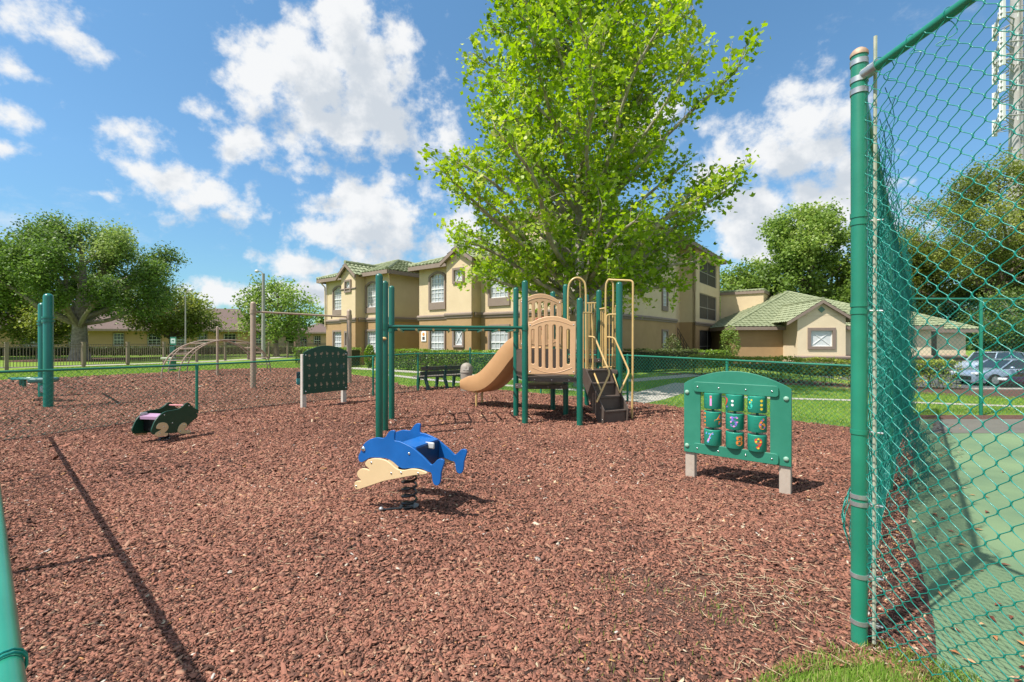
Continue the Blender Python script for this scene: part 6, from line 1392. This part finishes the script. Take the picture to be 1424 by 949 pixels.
# ------------------------------------------------------------------ parked cars (lot lies lower than the playground)
def car(label, loc, rz, paint, L=4.7, Wd=1.8, H=1.45, suv=False, group='cars parked in the lot'):
    t = thing('parked_car', label, 'car', loc, rz, group); w = Wd/2
    def body_section(x):   # lower body half width / top height
        return
    bm = bmesh.new(); xs = [0,.06,.25,.7,1.25,2.0,2.9,3.7,4.2,4.55,4.68]; xs = [a*L/4.7 for a in xs]
    top = [.55,.66,.78,.86,.92,.95,.97,1.0,1.0,.92,.75]; wd = [.72,.82,.90,.96,1,1,1,1,.97,.90,.80]
    if suv: top = [.7,.85,.98,1.05,1.08,1.08,1.1,1.1,1.1,1.05,.9]
    rings = []
    for x, tz, ww in zip(xs, top, wd):
        hw = w*ww; prof = [(-hw*.92,.22),(-hw,.40),(-hw,.62),(-hw*.94,tz-.06),(-hw*.80,tz),(0,tz+.03),(hw*.80,tz),(hw*.94,tz-.06),(hw,.62),(hw,.40),(hw*.92,.22)]
        rings.append([bm.verts.new((x, a, max(b, .2))) for a, b in prof])
    for a, b in zip(rings, rings[1:]):
        for i in range(len(a)): j = (i+1) % len(a); bm.faces.new((a[i], b[i], b[j], a[j]))
    bm.faces.new(rings[0]); bm.faces.new(rings[-1][::-1]); bmesh.ops.recalc_face_normals(bm, faces=bm.faces)
    me = bpy.data.meshes.new('body'); bm.to_mesh(me); bm.free(); pm = mat('paint_'+paint[0], paint[1], rough=.28, metal=.3, coat=1.0); bo = link_mesh('body', me, pm, t)
    # greenhouse
    zb = .93 if not suv else 1.06; g0, g1, g2, g3 = (1.35, 2.05, 3.35, 4.25) if not suv else (1.25, 1.75, 4.1, 4.55); g0, g1, g2, g3 = [v*L/4.7 for v in (g0, g1, g2, g3)]
    def cab(zl, zh, ins, nm, m, sx=0):
        vs = []
        for z, f in ((zl, 0), (zh, 1)):
            x0 = g0+(g1-g0)*f+sx; x1 = g3+(g2-g3)*f-sx; hw = (w*.90-(w*.20)*f)-ins
            vs += [(x0, -hw*.93, z), (x0-.05*(1-f), 0, z), (x0, hw*.93, z), ((x0+x1)/2, hw, z), (x1, hw*.93, z), (x1+.05, 0, z), (x1, -hw*.93, z), ((x0+x1)/2, -hw, z)]
        fs = [tuple(range(7, -1, -1)), tuple(range(8, 16))]+[(i, (i+1) % 8, 8+(i+1) % 8, 8+i) for i in range(8)]
        return MB().add(vs, fs).build(nm, m, t, bevel=.03)
    cab(zb-.03, H-.03, .0, 'windows', glass_d)
    rf = MB().add([(g1-.12, -w*.70, H-.075), (g2+.15, -w*.70, H-.075), (g2+.15, w*.70, H-.075), (g1-.12, w*.70, H-.075), (g1+.1, -w*.58, H), (g2-.1, -w*.58, H), (g2-.1, w*.58, H), (g1+.1, w*.58, H)], [(0,3,2,1),(4,5,6,7),(0,1,5,4),(1,2,6,5),(2,3,7,6),(3,0,4,7)]).build('roof', pm, t, bevel=.03)
    for s in (-1, 1):
        for x0, x1, z1 in ((g0-.05, g1-.02, H-.06), (g3+.02, g2+.05, H-.06), ((g1+g2)/2, (g1+g2)/2, H-.05)): MB().tube([(x0, s*w*.86, zb-.02), (x1, s*w*.70, z1)], .035, 6).build('window_pillar', pm, t)
        MB().ell((g0+.35, s*(w+.06), zb+.07), (.10, .10, .07), 10, 6).build('mirror', pm, t)
        MB().box((.14, s*w*.70, .66), (.22, .34, .14)).build('headlight', mat('headlamp', (.7,.72,.75), rough=.1, coat=1), t, bevel=.04)
        MB().box((L-.09, s*w*.74, .86 if not suv else 1.0), (.14, .34, .16)).build('tail_light', mat('tail_lamp_red', (.55,.02,.015), rough=.15, coat=1), t, bevel=.04)
        for x in (.9*L/4.7, 3.72*L/4.7):
            tr = MB().tube([(x, s*(w-.20), .33), (x, s*(w-.19), .33), (x, s*(w+.0), .33), (x, s*(w+.015), .33)], [.30, .33, .33, .29], 22).build('wheel', mat('tyre_rubber', (.018,.018,.018), rough=.85), t)
            sub('rim', MB().tube([(x, s*(w+.0), .33), (x, s*(w+.022), .33), (x, s*(w+.026), .33)], [.20, .20, .05], 16), galv, tr)
    MB().box((-.0, 0, .42), (.10, Wd*.62, .20)).build('front_grille', mat('grille_black', (.02,.02,.02), rough=.4), t, bevel=.02)
car('silver blue sedan parked facing left beyond the hedge end', (24.9, 25.2, -.85), R(-3), ('silver_blue', (.30,.38,.50)))
car('dark maroon sedan with red tail light nearest the court back fence', (22.6, 20.3, -.85), R(12), ('maroon_dark', (.045,.012,.018)))
car('pale blue sport utility car parked furthest back beside the clubhouse corner', (30.6, 30.6, -.85), R(14), ('pale_blue', (.42,.50,.62)), L=4.6, H=1.7, suv=True)
